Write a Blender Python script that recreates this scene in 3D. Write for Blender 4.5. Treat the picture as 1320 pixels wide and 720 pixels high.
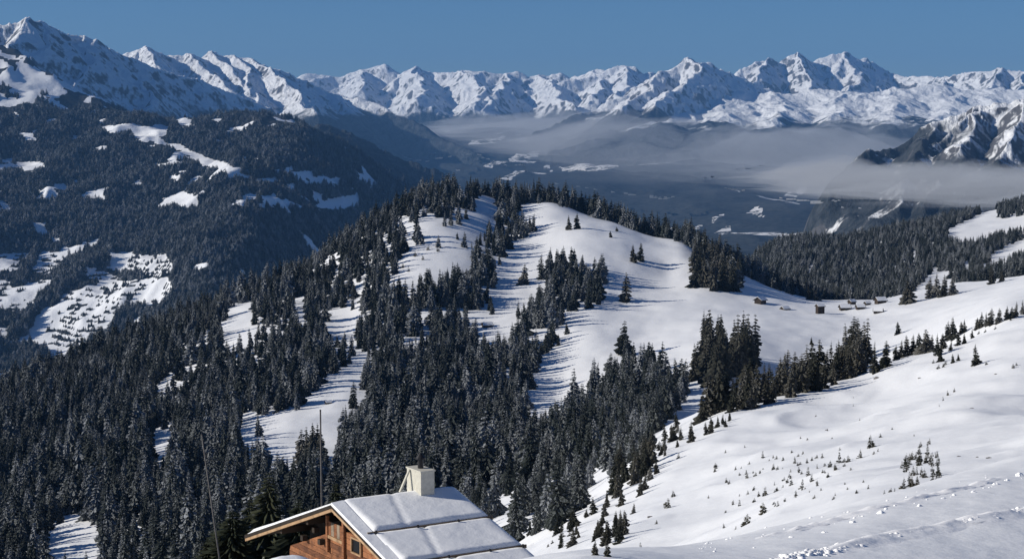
import bpy, math, random
import numpy as np

random.seed(7)
rng = np.random.default_rng(7)
for o in list(bpy.data.objects):
    bpy.data.objects.remove(o, do_unlink=True)
S = bpy.context.scene
C = S.collection

# ------------------------------------------------------------------ camera
F = 2300.0                      # focal length in photo pixels (1320 wide)
PITCH = math.atan((360 - 150) / F)
CP, SP = math.cos(PITCH), math.sin(PITCH)
cam = bpy.data.cameras.new('camera')
cam.sensor_width = 36.0
cam.lens = F / 1320 * 36.0
cam.clip_start = 0.5
cam.clip_end = 200000
co = bpy.data.objects.new('camera', cam)
C.objects.link(co)
co.rotation_euler = (math.pi / 2 - PITCH, 0, 0)
S.camera = co

# ------------------------------------------------------------------ light
SUN_EL, SUN_AZ = 24.5, 267.0    # azimuth clockwise from +Y
W = bpy.data.worlds.new('World')
S.world = W
W.use_nodes = True
nt = W.node_tree
bg = nt.nodes['Background']
sky = nt.nodes.new('ShaderNodeTexSky')
sky.sky_type = 'NISHITA'
sky.sun_disc = False
sky.sun_elevation = math.radians(SUN_EL)
sky.sun_rotation = math.radians(SUN_AZ)
sky.altitude = 2000
sky.air_density = 1.0
sky.dust_density = 0.0
sky.ozone_density = 9.5
nt.links.new(sky.outputs['Color'], bg.inputs['Color'])
bg.inputs['Strength'].default_value = 0.069

sl = bpy.data.lights.new('sun', 'SUN')
sl.energy = 5.0
sl.angle = math.radians(0.5)
sl.color = (1.0, 0.94, 0.84)
so = bpy.data.objects.new('sun', sl)
C.objects.link(so)
az, el = math.radians(SUN_AZ), math.radians(SUN_EL)
TOSUN = np.array([math.sin(az) * math.cos(el), math.cos(az) * math.cos(el), math.sin(el)])
so.rotation_euler = (math.pi / 2 - el, 0, math.pi - az)
so.location = tuple(TOSUN * 60)

S.view_settings.view_transform = 'Standard'
S.view_settings.look = 'None'
S.view_settings.exposure = 0.0
S.view_settings.gamma = 1.0
S.cycles.max_bounces = 6
S.cycles.diffuse_bounces = 3
S.cycles.glossy_bounces = 2
S.cycles.volume_bounces = 0
S.cycles.use_denoising = True

# ------------------------------------------------------------------ helpers
def tag(o, label=None, cat=None, group=None, kind=None):
    if label: o['label'] = label
    if cat: o['category'] = cat
    if group: o['group'] = group
    if kind: o['kind'] = kind
    return o

def link(o, parent=None):
    C.objects.link(o)
    if parent: o.parent = parent
    return o

def empty(name, loc, rz=0.0):
    o = bpy.data.objects.new(name, None)
    o.empty_display_size = 0.5
    o.location = loc
    o.rotation_euler = (0, 0, rz)
    return link(o)

def ray(px, py):
    cx, cy = (px - 660) / F, (360 - py) / F
    y = CP + cy * SP
    z = -SP + cy * CP
    return cx / y, z / y        # a = x/y, q = z/y

def at(px, py, D):
    a, q = ray(px, py)
    return np.array([a * D, D, q * D])

def proj(x, y, z):
    dep = y * CP - z * SP
    up = y * SP + z * CP
    return 660 + F * x / dep, 360 - F * up / dep

# gradient noise -------------------------------------------------------------
_perm = np.random.default_rng(11).permutation(256)
_perm = np.concatenate([_perm, _perm, _perm])
_ga = np.random.default_rng(5).uniform(0, 2 * np.pi, 256)
_gx, _gy = np.cos(_ga), np.sin(_ga)

def noise(x, y, seed=0):
    x = np.asarray(x, float) + seed * 37.31
    y = np.asarray(y, float) + seed * 17.77
    xi, yi = np.floor(x).astype(int), np.floor(y).astype(int)
    xf, yf = x - xi, y - yi
    u = xf * xf * xf * (xf * (xf * 6 - 15) + 10)
    v = yf * yf * yf * (yf * (yf * 6 - 15) + 10)
    def g(i, j):
        h = _perm[_perm[(xi + i) & 255] + ((yi + j) & 255)]
        return _gx[h] * (xf - i) + _gy[h] * (yf - j)
    n0 = g(0, 0) * (1 - u) + g(1, 0) * u
    n1 = g(0, 1) * (1 - u) + g(1, 1) * u
    return (n0 * (1 - v) + n1 * v) * 1.5

def fbm(x, y, octv=5, seed=0, gain=0.5):
    s, amp = 0.0, 1.0
    for k in range(octv):
        s = s + amp * noise(x, y, seed + k)
        x, y, amp = x * 2.03, y * 2.03, amp * gain
    return s

def ridged(x, y, octv=5, seed=0, gain=0.5):
    s, amp, w = 0.0, 1.0, 1.0
    for k in range(octv):
        n = (1 - np.abs(noise(x, y, seed + k) * 1.3)) ** 2 * w
        s = s + amp * n
        w = np.clip(n * 1.6, 0, 1)
        x, y, amp = x * 2.1, y * 2.1, amp * gain
    return s

def inpoly(px, py, poly):
    px, py = np.asarray(px, float), np.asarray(py, float)
    r = np.zeros(px.shape, bool)
    n = len(poly)
    for i in range(n):
        x0, y0 = poly[i]
        x1, y1 = poly[(i + 1) % n]
        if y0 == y1: continue
        c = ((y0 > py) != (y1 > py)) & (px < (x1 - x0) * (py - y0) / (y1 - y0) + x0)
        r ^= c
    return r

def anypoly(px, py, polys):
    r = np.zeros(np.asarray(px).shape, bool)
    for p in polys: r |= inpoly(px, py, p)
    return r

class TPS:
    """smooth height surface through surveyed points, in (x/y, ln y)"""
    def __init__(self, pts, ka=5.0, lam=1e-4):
        p = np.array([(ka * a, math.log(D)) for a, D, z in pts])
        z = np.array([t[2] for t in pts])
        n = len(p)
        self.p, self.ka = p, ka
        K = self.U(np.hypot(p[:, None, 0] - p[None, :, 0], p[:, None, 1] - p[None, :, 1]))
        Pm = np.c_[np.ones(n), p]
        A = np.zeros((n + 3, n + 3))
        A[:n, :n] = K + lam * np.eye(n)
        A[:n, n:] = Pm
        A[n:, :n] = Pm.T
        self.w = np.linalg.solve(A, np.r_[z, 0, 0, 0])
    @staticmethod
    def U(r):
        return np.where(r > 1e-9, r * r * np.log(np.maximum(r, 1e-9)), 0)
    def __call__(self, a, y):
        a, y = np.asarray(a, float), np.asarray(y, float)
        sh = np.broadcast(a, y).shape
        A, L = np.broadcast_to(a, sh).ravel() * self.ka, np.log(np.broadcast_to(y, sh).ravel())
        out = self.w[-3] + self.w[-2] * A + self.w[-1] * L
        for (pa, pl), w in zip(self.p, self.w):
            out += w * self.U(np.hypot(A - pa, L - pl))
        return out.reshape(sh)

def grid_mesh(name, X, Y, Z, mat, attrs=None, keep=None, smooth=True):
    r, c = X.shape
    v = np.stack([X, Y, Z], -1).reshape(-1, 3)
    i = np.arange(r * c).reshape(r, c)
    q = np.stack([i[:-1, :-1], i[:-1, 1:], i[1:, 1:], i[1:, :-1]], -1).reshape(-1, 4)
    if keep is not None:
        k = keep.ravel()
        q = q[k[q].any(1)]
    me = bpy.data.meshes.new(name)
    me.vertices.add(len(v)); me.vertices.foreach_set('co', v.astype(np.float32).ravel())
    me.loops.add(len(q) * 4); me.loops.foreach_set('vertex_index', q.astype(np.int32).ravel())
    me.polygons.add(len(q)); me.polygons.foreach_set('loop_start', np.arange(0, len(q) * 4, 4, dtype=np.int32))
    me.update(calc_edges=True)
    if smooth: me.polygons.foreach_set('use_smooth', np.ones(len(q), bool))
    for nm, val in (attrs or {}).items():
        at_ = me.attributes.new(nm, 'FLOAT', 'POINT')
        at_.data.foreach_set('value', val.astype(np.float32).ravel())
    me.materials.append(mat)
    o = bpy.data.objects.new(name, me)
    link(o)
    return o

def build(name, verts, faces, mat, parent=None, smooth=False):
    me = bpy.data.meshes.new(name)
    me.from_pydata([tuple(map(float, v)) for v in verts], [], faces)
    me.materials.append(mat)
    if smooth: me.polygons.foreach_set('use_smooth', np.ones(len(faces), bool))
    me.update()
    return link(bpy.data.objects.new(name, me), parent)

class MB:
    def __init__(s): s.v, s.f = [], []
    def add(s, v, f):
        n = len(s.v); s.v += [tuple(p) for p in v]; s.f += [tuple(i + n for i in q) for q in f]
    def prism(s, a, b):
        """solid between two loops of equal length"""
        n = len(a)
        f = [tuple(range(n))[::-1], tuple(range(n, 2 * n))]
        f += [(i, (i + 1) % n, n + (i + 1) % n, n + i) for i in range(n)]
        s.add(list(a) + list(b), f)
    def box(s, x0, x1, y0, y1, z0, z1):
        s.prism([(x0, y0, z0), (x1, y0, z0), (x1, y1, z0), (x0, y1, z0)],
                [(x0, y0, z1), (x1, y0, z1), (x1, y1, z1), (x0, y1, z1)])
    def tube(s, p, q, r0, r1, n=8):
        p, q = np.array(p, float), np.array(q, float)
        d = (q - p) / np.linalg.norm(q - p)
        e = np.cross(d, [0, 0, 1] if abs(d[2]) < .9 else [1, 0, 0]); e /= np.linalg.norm(e)
        g = np.cross(d, e)
        cs = [(math.cos(t), math.sin(t)) for t in np.arange(n) * 2 * math.pi / n]
        s.prism([p + r0 * (c * e + k * g) for c, k in cs], [q + r1 * (c * e + k * g) for c, k in cs])
    def build(s, name, mat, parent=None, smooth=False):
        return build(name, s.v, s.f, mat, parent, smooth)

# ------------------------------------------------------------------ materials
def newmat(name):
    m = bpy.data.materials.new(name)
    m.use_nodes = True
    n = m.node_tree
    return m, n, n.nodes['Principled BSDF']

def nd(n, t, **kw):
    x = n.nodes.new(t)
    for k, v in kw.items(): setattr(x, k, v)
    return x

def math_(n, op, a, b=None, clamp=False):
    x = nd(n, 'ShaderNodeMath', operation=op, use_clamp=clamp)
    for i, q in enumerate((a, b)):
        if q is None: continue
        if isinstance(q, (int, float)): x.inputs[i].default_value = q
        else: n.links.new(q, x.inputs[i])
    return x.outputs[0]

def remap(n, v, a, b, c=0.0, d=1.0):
    x = nd(n, 'ShaderNodeMapRange', interpolation_type='SMOOTHSTEP')
    n.links.new(v, x.inputs[0])
    for i, q in zip((1, 2, 3, 4), (a, b, c, d)): x.inputs[i].default_value = q
    return x.outputs[0]

def mixc(n, f, a, b):
    x = nd(n, 'ShaderNodeMix', data_type='RGBA')
    if isinstance(f, (int, float)): x.inputs[0].default_value = f
    else: n.links.new(f, x.inputs[0])
    for i, q in ((6, a), (7, b)):
        if isinstance(q, tuple): x.inputs[i].default_value = q + (1,)
        else: n.links.new(q, x.inputs[i])
    return x.outputs[2]

def ntex(n, scale, detail=4, rough=0.55, coord=None, w=None):
    x = nd(n, 'ShaderNodeTexNoise')
    x.inputs['Scale'].default_value = scale
    x.inputs['Detail'].default_value = detail
    x.inputs['Roughness'].default_value = rough
    if coord is not None: n.links.new(coord, x.inputs['Vector'])
    return x.outputs[0]

def bump(n, bs, h, strength, dist):
    b = nd(n, 'ShaderNodeBump')
    b.inputs['Strength'].default_value = strength
    b.inputs['Distance'].default_value = dist
    n.links.new(h, b.inputs['Height'])
    n.links.new(b.outputs[0], bs.inputs['Normal'])

SNOW = (0.84, 0.86, 0.89)
def geo(n): return nd(n, 'ShaderNodeNewGeometry')

def mat_snow(name='snow', lo=(0.80, 0.815, 0.84), hi=(0.86, 0.87, 0.885)):
    m, n, b = newmat(name)
    g = geo(n)
    p = g.outputs['Position']
    big = ntex(n, 0.02, 5, 0.6, p)
    c = mixc(n, remap(n, big, .35, .7), lo, hi)
    n.links.new(c, b.inputs['Base Color'])
    b.inputs['Roughness'].default_value = 0.65
    b.inputs['Specular IOR Level'].default_value = 0.25
    h = math_(n, 'ADD', ntex(n, 1.3, 5, 0.6, p), math_(n, 'MULTIPLY', ntex(n, 0.12, 4, 0.55, p), 6.0))
    bump(n, b, h, 0.45, 0.10)
    return m

def mat_plain(name, col, rough=0.7, scale=6.0, var=0.25, bumpd=0.01, coord='Object'):
    m, n, b = newmat(name)
    t = nd(n, 'ShaderNodeTexCoord').outputs[coord]
    f = ntex(n, scale, 6, 0.6, t)
    lo = tuple(x * (1 - var) for x in col); hi = tuple(min(1, x * (1 + var)) for x in col)
    n.links.new(mixc(n, remap(n, f, .3, .7), lo, hi), b.inputs['Base Color'])
    b.inputs['Roughness'].default_value = rough
    b.inputs['Specular IOR Level'].default_value = 0.3
    bump(n, b, f, 0.5, bumpd)
    return m

def mat_wood(name, c0, c1, scale=1.0):
    m, n, b = newmat(name)
    t = nd(n, 'ShaderNodeTexCoord').outputs['Object']
    mp = nd(n, 'ShaderNodeMapping')
    mp.inputs['Scale'].default_value = (8 * scale, 1.2 * scale, 14 * scale)
    n.links.new(t, mp.inputs[0])
    f = ntex(n, 2.0, 6, 0.65, mp.outputs[0])
    oi = nd(n, 'ShaderNodeObjectInfo').outputs['Random']
    f2 = math_(n, 'ADD', math_(n, 'MULTIPLY', f, .8), math_(n, 'MULTIPLY', oi, .35))
    stain = remap(n, ntex(n, 1.7, 5, .6, t), .45, .72)
    c = mixc(n, remap(n, f2, .3, .85), c0, c1)
    c = mixc(n, math_(n, 'MULTIPLY', stain, .65), c, tuple(x * .35 for x in c0))
    n.links.new(c, b.inputs['Base Color'])
    b.inputs['Roughness'].default_value = 0.75
    b.inputs['Specular IOR Level'].default_value = 0.25
    bump(n, b, f, 0.6, 0.015)
    return m

def mat_needles(name, dark, light, frost, amount):
    m, n, b = newmat(name)
    t = nd(n, 'ShaderNodeTexCoord').outputs['Object']
    r = nd(n, 'ShaderNodeObjectInfo').outputs['Random']
    g = geo(n)
    f = ntex(n, 0.9, 5, 0.65, t)
    c = mixc(n, remap(n, math_(n, 'ADD', math_(n, 'MULTIPLY', f, .7), math_(n, 'MULTIPLY', r, .4)), .3, .85), dark, light)
    sx = nd(n, 'ShaderNodeSeparateXYZ'); n.links.new(g.outputs['Normal'], sx.inputs[0])
    up = remap(n, sx.outputs[2], 0.1, 0.85)
    fr = ntex(n, 2.1, 4, 0.6, t)
    lim = math_(n, 'SUBTRACT', math_(n, 'ADD', fr, math_(n, 'MULTIPLY', r, .24)), .12)
    fm = math_(n, 'MULTIPLY', remap(n, lim, .62 - amount, .82 - amount), up, clamp=True)
    n.links.new(mixc(n, fm, c, frost), b.inputs['Base Color'])
    b.inputs['Roughness'].default_value = 0.85
    b.inputs['Specular IOR Level'].default_value = 0.15
    return m

def mat_mountain(name, treeline, rock=(0.10, 0.10, 0.105), rock_at=0.62, patch=0.0):
    """snow on the gentle ground, rock where steep, forest below the tree line"""
    m, n, b = newmat(name)
    g = geo(n)
    p = g.outputs['Position']
    sp = nd(n, 'ShaderNodeSeparateXYZ'); n.links.new(p, sp.inputs[0])
    sn = nd(n, 'ShaderNodeSeparateXYZ'); n.links.new(g.outputs['Normal'], sn.inputs[0])
    mp = nd(n, 'ShaderNodeMapping'); mp.inputs['Scale'].default_value = (1.0, .55, .32); n.links.new(p, mp.inputs[0])
    n1 = ntex(n, 0.009, 7, 0.68, mp.outputs[0])
    n2 = ntex(n, 0.0016, 5, 0.6, p)
    st = math_(n, 'ADD', sn.outputs[2], math_(n, 'MULTIPLY', math_(n, 'SUBTRACT', n1, .5), 1.1))
    rk = remap(n, st, rock_at - .12, rock_at + .06, 1.0, 0.0)
    c = mixc(n, rk, SNOW, rock)
    alt = math_(n, 'ADD', sp.outputs[2], math_(n, 'MULTIPLY', math_(n, 'SUBTRACT', n2, .5), 700.0))
    fo = remap(n, alt, treeline - 45, treeline + 45, 1.0, 0.0)
    if patch:
        pm = remap(n, ntex(n, 0.0028, 5, .65, p), patch, patch + .05)
        fo = math_(n, 'MULTIPLY', fo, math_(n, 'SUBTRACT', 1.0, math_(n, 'MULTIPLY', pm, .9)))
    n3 = ntex(n, 0.012, 4, .7, p)
    fc = mixc(n, remap(n, n3, .35, .7), (0.022, 0.027, 0.03), (0.065, 0.072, 0.078))
    n.links.new(mixc(n, fo, c, fc), b.inputs['Base Color'])
    b.inputs['Roughness'].default_value = 0.9
    b.inputs['Specular IOR Level'].default_value = 0.05
    bump(n, b, math_(n, 'ADD', n1, math_(n, 'MULTIPLY', n3, .5)), 0.8, 60)
    return m

def mat_mask(name, fcol0, fcol1, nscale, snowcol=SNOW, brk=1.1, broken=False):
    """snow meadows and dark wood divided by the surveyed 'wood' attribute"""
    m, n, b = newmat(name)
    g = geo(n)
    p = g.outputs['Position']
    at_ = nd(n, 'ShaderNodeAttribute', attribute_name='wood')
    f = ntex(n, nscale, 5, 0.7, p)
    k = remap(n, math_(n, 'ADD', at_.outputs['Fac'], math_(n, 'MULTIPLY', math_(n, 'SUBTRACT', f, .5), brk)), .42, .58)
    if broken: k = math_(n, 'MAXIMUM', k, remap(n, ntex(n, .0085, 6, .7, p), .49, .56))
    fc = mixc(n, remap(n, ntex(n, nscale * 3, 4, .7, p), .3, .7), fcol0, fcol1)
    n.links.new(mixc(n, k, snowcol, fc), b.inputs['Base Color'])
    b.inputs['Roughness'].default_value = 0.9
    b.inputs['Specular IOR Level'].default_value = 0.05
    bump(n, b, f, 0.5, 8)
    return m

M_SNOW = mat_snow()
M_SUNCAUGHT = mat_snow('sun_caught_snow', (0.93, 0.93, 0.935), (0.95, 0.95, 0.955))  # sun caught on the track's raised snow, put into a paler colour
M_NEEDLE = mat_needles('spruce_needles', (0.020, 0.026, 0.024), (0.048, 0.052, 0.046), (0.31, 0.33, 0.36), 0.14)
M_NEEDLE2 = mat_needles('brown_spruce_needles', (0.018, 0.021, 0.017), (0.055, 0.050, 0.036), (0.30, 0.31, 0.32), 0.05)  # browner needles with less frost
M_SAP = mat_needles('young_needles', (0.022, 0.024, 0.018), (0.06, 0.054, 0.036), (0.5, 0.5, 0.5), 0.0)
M_PINE = mat_needles('green_needles', (0.012, 0.017, 0.010), (0.034, 0.038, 0.020), (0.4, 0.42, 0.42), -0.08)
M_BARK = mat_plain('bark', (0.06, 0.045, 0.035), 0.9, 4, .4, .03)
M_LOG = mat_wood('orange_timber', (0.10, 0.038, 0.018), (0.36, 0.15, 0.065))
M_TRIM = mat_wood('pale_timber', (0.32, 0.19, 0.10), (0.52, 0.36, 0.21))
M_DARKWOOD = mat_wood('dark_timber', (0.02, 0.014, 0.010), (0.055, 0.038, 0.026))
M_GREYWOOD = mat_wood('weathered_timber', (0.13, 0.10, 0.075), (0.28, 0.22, 0.16))
M_PLASTER = mat_plain('chimney_plaster', (0.52, 0.50, 0.43), 0.85, 5, .10, .01)
M_IRON = mat_plain('black_iron', (0.015, 0.015, 0.017), 0.5, 8, .3, .002)
M_GLASSDARK = mat_plain('dark_opening', (0.008, 0.008, 0.009), 0.35, 3, .2, .001)
M_ROCK = mat_plain('grey_rock', (0.16, 0.15, 0.145), 0.9, 3, .4, .05)
M_POLE = mat_plain('grey_pole', (0.085, 0.08, 0.078), 0.7, 5, .25, .005)

# ================================================================== THE GROUND
ctl = []                                          # (a, D, z)
def V(px, py, D):
    a, q = ray(px, py); ctl.append((a, D, q * D))
def H(px, D, z):
    ctl.append((ray(px, 400)[0], D, z))
for D in (3.0, 7.0, 14.0, 25.0):
    for px in (-250, 100, 450, 750, 900, 1050, 1200, 1320, 1550):
        x = ray(px, 400)[0] * D
        H(px, D, -3.0 - .08 * x - .13 * D - (.0016 * D * D if px < 700 else 0))
for px, py, D in ((1320, 600, 70), (1210, 628, 57), (1100, 656, 47), (980, 686, 37), (1440, 570, 85)): V(px, py, D)
H(1320, 95, -20.6); H(1210, 82, -19.8); H(1100, 75, -20.0); H(980, 70, -19.9); H(880, 60, -17.5); H(1450, 120, -22)
for px in (250, 400, 560, 640): H(px, 80, -22.4)
for px in (250, 400, 560): H(px, 60, -16.0); H(px, 125, -36)
H(-250, 80, -24); H(0, 80, -24); H(760, 75, -21.5); H(-250, 125, -38); H(60, 125, -38)
for px, py, D in ((1320, 607, 130), (1210, 632, 125), (1100, 655, 120), (990, 688, 125), (880, 712, 150),
                  (1180, 600, 185), (1320, 560, 200), (1000, 600, 260), (1100, 560, 290), (1250, 520, 300), (1320, 480, 360),
                  (1250, 462, 430), (1100, 520, 400), (1320, 411, 520), (1200, 452, 530), (1040, 487, 560), (960, 520, 540), (1120, 474, 545),
                  (880, 545, 520), (800, 600, 430), (900, 640, 250), (760, 690, 250), (700, 700, 270), (840, 580, 400),
                  (640, 668, 450), (760, 625, 430), (700, 650, 460), (1440, 395, 520), (1440, 500, 330)): V(px, py, D)
H(1320, 700, -95); H(1200, 720, -112); H(1080, 720, -128); H(980, 700, -135); H(1450, 700, -88)
for px in (-250, 0, 200): H(px, 220, -66); H(px, 420, -121); H(px, 600, -162)
for px in (380, 520): H(px, 220, -64); H(px, 420, -112)
for px, py, D in ((0, 720, 750), (150, 712, 710), (300, 700, 650), (420, 690, 640), (560, 640, 640), (560, 600, 780), (560, 560, 950),
                  (0, 600, 1050), (0, 500, 1600), (150, 600, 950), (150, 500, 1350), (150, 445, 1650), (300, 600, 860), (300, 500, 1200), (300, 388, 1700),
                  (450, 500, 1100), (450, 400, 1450), (450, 312, 1800), (540, 262, 1880), (620, 252, 1900), (710, 262, 1850), (650, 300, 1700),
                  (600, 420, 1350), (700, 330, 1600), (800, 390, 1400), (720, 510, 1080), (650, 480, 1150), (860, 500, 1000), (760, 440, 1220),
                  (870, 420, 1280), (800, 290, 1780), (880, 312, 1700), (860, 350, 1550), (940, 348, 1620), (1000, 372, 1600), (800, 540, 850),
                  (-150, 720, 780), (-150, 560, 1400), (700, 580, 800),
                  (920, 480, 1020), (960, 430, 1200), (940, 388, 1400), (1060, 396, 1420), (1050, 450, 1150), (1156, 432, 1150), (1170, 388, 1400),
                  (1320, 366, 1250), (1250, 380, 1300), (1440, 340, 1250), (1040, 386, 1560), (1100, 389, 1560), (1150, 386, 1530), (1440, 405, 900), (1300, 402, 900),
                  (1100, 384, 1850), (1040, 380, 1950), (1200, 365, 1800), (1320, 352, 1750), (1200, 330, 2300), (1320, 310, 2350), (1100, 345, 2300), (1010, 350, 2300),
                  (1320, 262, 3000), (1240, 280, 2950), (1150, 299, 2900), (1060, 314, 2850), (980, 328, 2800), (1440, 240, 3000)): V(px, py, D)
for px, D, z in ((-250, 2100, -380), (0, 2000, -380), (150, 2100, -360), (300, 2150, -330), (450, 2250, -290), (560, 2300, -250), (700, 2300, -240), (820, 2250, -250), (900, 2150, -270)): H(px, D, z)
for px in (-250, 0, 200, 400, 600, 800): H(px, 3300, -640); H(px, 4400, -860)
for px, z in ((950, -420), (1100, -360), (1250, -300), (1450, -280)): H(px, 3600, z); H(px, 4400, z - 280)
tps_q = TPS([(a, D, z / D + 3.0 / D) for a, D, z in ctl])
def tps(a, y): return (tps_q(a, y) - 3.0 / y) * y

def near_z(a, y):
    x = a * y
    z = tps(a, y)
    amp = np.clip((y - 130) / 500, 0, 1)
    z = z + amp * (3.0 * fbm(x / 170, y / 170, 3, 3) + 0.7 * fbm(x / 38, y / 38, 3, 9))
    bw = np.clip((y - 90) / 60, 0, 1) * np.clip((700 - y) / 200, 0, 1)
    z = z + bw * (1.3 * fbm(x / 42, y / 60, 3, 141) + .5 * (ridged(x / 30, y / 44, 3, 144) - .9))
    z = z + bw * .10 * fbm(x / 6.5, y / 16, 3, 148)
    sm = np.clip((y - 12) / 90, 0, 1)
    z = z + .45 * sm * fbm(x / 22, y / 40, 3, 21) + .035 * fbm(x / 1.7, y / 3.2, 3, 31)
    return z

YR = np.concatenate([np.geomspace(2.5, 130, 150, endpoint=False), np.geomspace(130, 520, 150, endpoint=False),
                     np.geomspace(520, 3100, 330, endpoint=False), np.geomspace(3100, 4400, 16)])
AC = np.linspace(-0.40, 0.40, 340)
GA, GY = np.meshgrid(AC, YR)
GZ = near_z(GA, GY)
LY = np.log(YR)
RUN = np.maximum.accumulate(GZ / GY, 0)           # for line of sight

def bil(A, a, y):
    a, y = np.asarray(a, float), np.asarray(y, float)
    i = np.clip(np.searchsorted(YR, y) - 1, 0, len(YR) - 2)
    fi = np.clip((y - YR[i]) / (YR[i + 1] - YR[i]), 0, 1)
    fj = np.clip((a - AC[0]) / (AC[1] - AC[0]), 0, len(AC) - 1.001)
    j = fj.astype(int); fj = fj - j
    return (A[i, j] * (1 - fj) + A[i, j + 1] * fj) * (1 - fi) + (A[i + 1, j] * (1 - fj) + A[i + 1, j + 1] * fj) * fi

def zat(x, y): return bil(GZ, x / y, y)

def hit(px, py, dmin=0.0, dmax=1e9):
    """where the sight line through a photo pixel meets the ground"""
    a, q = ray(px, py)
    ys = np.geomspace(max(2.6, dmin), min(4300, dmax), 6000)
    d = bil(GZ, np.full(ys.shape, a), ys) - q * ys
    k = np.argmax(d >= 0)
    if d[k] < 0: k = int(np.argmax(d / ys))
    y = ys[k]
    return np.array([a * y, y, float(bil(GZ, a, y))])

ground = grid_mesh('snow_ground', GA * GY, GY, GZ, M_SNOW)
tag(ground, 'snow covered ground of the ski slope, meadow and wooded hill', None, None, 'structure')

# ================================================================== LEFT FOREST MOUNTAIN
L1C = []
def V1(px, py, D):
    a, q = ray(px, py); L1C.append((a, D, q * D))
def H1(px, D, z): L1C.append((ray(px, 400)[0], D, z))
for t in ((-120, 500, 4700), (0, 480, 5000), (100, 470, 5000), (0, 400, 5500), (100, 390, 5550), (200, 380, 5450), (-120, 400, 5500),
          (0, 325, 6200), (110, 327, 6100), (230, 330, 5800), (265, 335, 5500), (240, 400, 5100), (-120, 310, 6300),
          (0, 240, 7400), (120, 245, 7300), (240, 250, 7000), (320, 270, 6300), (370, 245, 6900), (420, 225, 7600), (460, 212, 8200),
          (0, 170, 8700), (100, 170, 8700), (200, 175, 8500), (300, 180, 8300), (400, 185, 8200), (430, 195, 8500),
          (-120, 60, 10800), (0, 68, 10500), (40, 86, 10200), (90, 112, 9800), (150, 136, 9500), (220, 151, 9300), (280, 150, 9200), (340, 152, 9000), (400, 166, 8900), (440, 184, 8900),
          (470, 206, 8800), (505, 225, 8700), (540, 246, 8500), (575, 262, 8400), (-120, 170, 8700),
          (330, 340, 5750), (400, 320, 6420), (450, 290, 7130), (500, 262, 7970), (330, 400, 5450), (420, 370, 6200)): V1(*t)
for px, D, z in ((-120, 12500, -500), (100, 12000, -500), (250, 11500, -550), (400, 11200, -700), (540, 10500, -800),
                 (620, 7800, -760), (560, 6500, -800), (480, 5600, -800), (650, 9500, -800), (200, 4300, -820), (-120, 4200, -820), (450, 4600, -850), (620, 5200, -850)): H1(px, D, z)
tps1 = TPS(L1C)
def l1_z(a, y):
    x = a * y
    z = tps1(a, y)
    z = z + 55 * (fbm(x / 1500, y / 1500, 4, 41)) + 38 * (ridged(x / 520, y / 800, 3, 44) - .8) + 9 * fbm(x / 160, y / 200, 3, 47)
    return z
L1_SNOW = [[(t[0] / 3, t[1] / 3) for t in p] for p in (
    [(-150, 180), (0, 195), (60, 225), (110, 245), (180, 285), (260, 325), (330, 336), (400, 367), (450, 383), (430, 392), (340, 368), (260, 352), (220, 382), (160, 412), (100, 397), (40, 416), (-150, 405)],
    [(490, 400), (540, 405), (600, 430), (590, 447), (540, 432)],
    [(670, 450), (750, 460), (730, 490), (690, 480)],
    [(815, 458), (860, 455), (850, 468), (820, 468)],
    [(380, 495), (510, 473), (560, 488), (620, 478), (660, 490), (640, 522), (610, 530), (640, 553), (700, 560), (760, 590), (830, 618), (890, 628), (912, 657), (860, 654), (790, 642), (740, 612), (710, 587), (630, 558), (540, 540), (500, 512), (430, 512)],
    [(60, 508), (130, 513), (145, 541), (100, 537)],
    [(-90, 640), (60, 630), (160, 623), (180, 640), (130, 662), (10, 657), (-90, 665)],
    [(590, 630), (710, 623), (712, 640), (600, 642)], [(0, 612), (50, 610), (50, 625), (0, 630)], [(655, 680), (700, 678), (700, 692), (660, 692)],
    [(1095, 650), (1130, 640), (1135, 655), (1100, 660)], [(1160, 660), (1210, 660), (1220, 682), (1180, 690)], [(1255, 690), (1320, 680), (1320, 712), (1270, 705)],
    [(915, 665), (965, 672), (970, 688), (925, 682)], [(980, 685), (1060, 690), (1050, 704), (990, 700)], [(200, 708), (260, 708), (258, 720), (205, 720)])]
L1_SNOW += [[(t[0] / 3, 240 + t[1] / 3) for t in p] for p in (
    [(200, -5), (262, -2), (260, 15), (205, 10)], [(305, 40), (350, 8), (400, 28), (416, 52), (350, 46)],
    [(620, 55), (700, 18), (762, 30), (772, 78), (690, 78)], [(930, 38), (1000, 25), (990, 50), (935, 50)], [(1015, 40), (1072, 20), (1070, 45), (1030, 50)], [(990, 65), (1035, 65), (1030, 85), (1000, 85)],
    [(1208, 75), (1260, 48), (1320, 38), (1385, 25), (1390, 75), (1290, 90)], [(1100, -15), (1150, -10), (1140, 15), (1105, 10)], [(1205, 30), (1250, 25), (1240, 45), (1210, 45)],
    [(195, 200), (235, 198), (235, 213), (200, 213)], [(300, 205), (330, 203), (330, 215)], [(350, 142), (380, 145), (370, 152)],
    [(740, 312), (812, 288), (800, 312), (770, 320)])]
L1_TERR = [[(t[0] / 3, 240 + t[1] / 3) for t in p] for p in (
    [(-150, 265), (0, 260), (180, 250), (345, 258), (330, 300), (200, 400), (100, 470), (60, 492), (-150, 500)],
    [(340, 310), (500, 365), (660, 348), (672, 400), (640, 440), (510, 472), (480, 450), (440, 500), (400, 560), (300, 662), (200, 652), (85, 600), (130, 530), (220, 440), (250, 400)],
    [(430, 300), (480, 255), (560, 262), (650, 258), (682, 320), (620, 347), (400, 322)],
    [(410, 580), (540, 500), (552, 530), (480, 612), (330, 642)], [(-60, 548), (50, 540), (30, 582), (-60, 590)])]
ya = np.concatenate([np.geomspace(4200, 9600, 330, endpoint=False), np.geomspace(9600, 12500, 40)])
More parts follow.
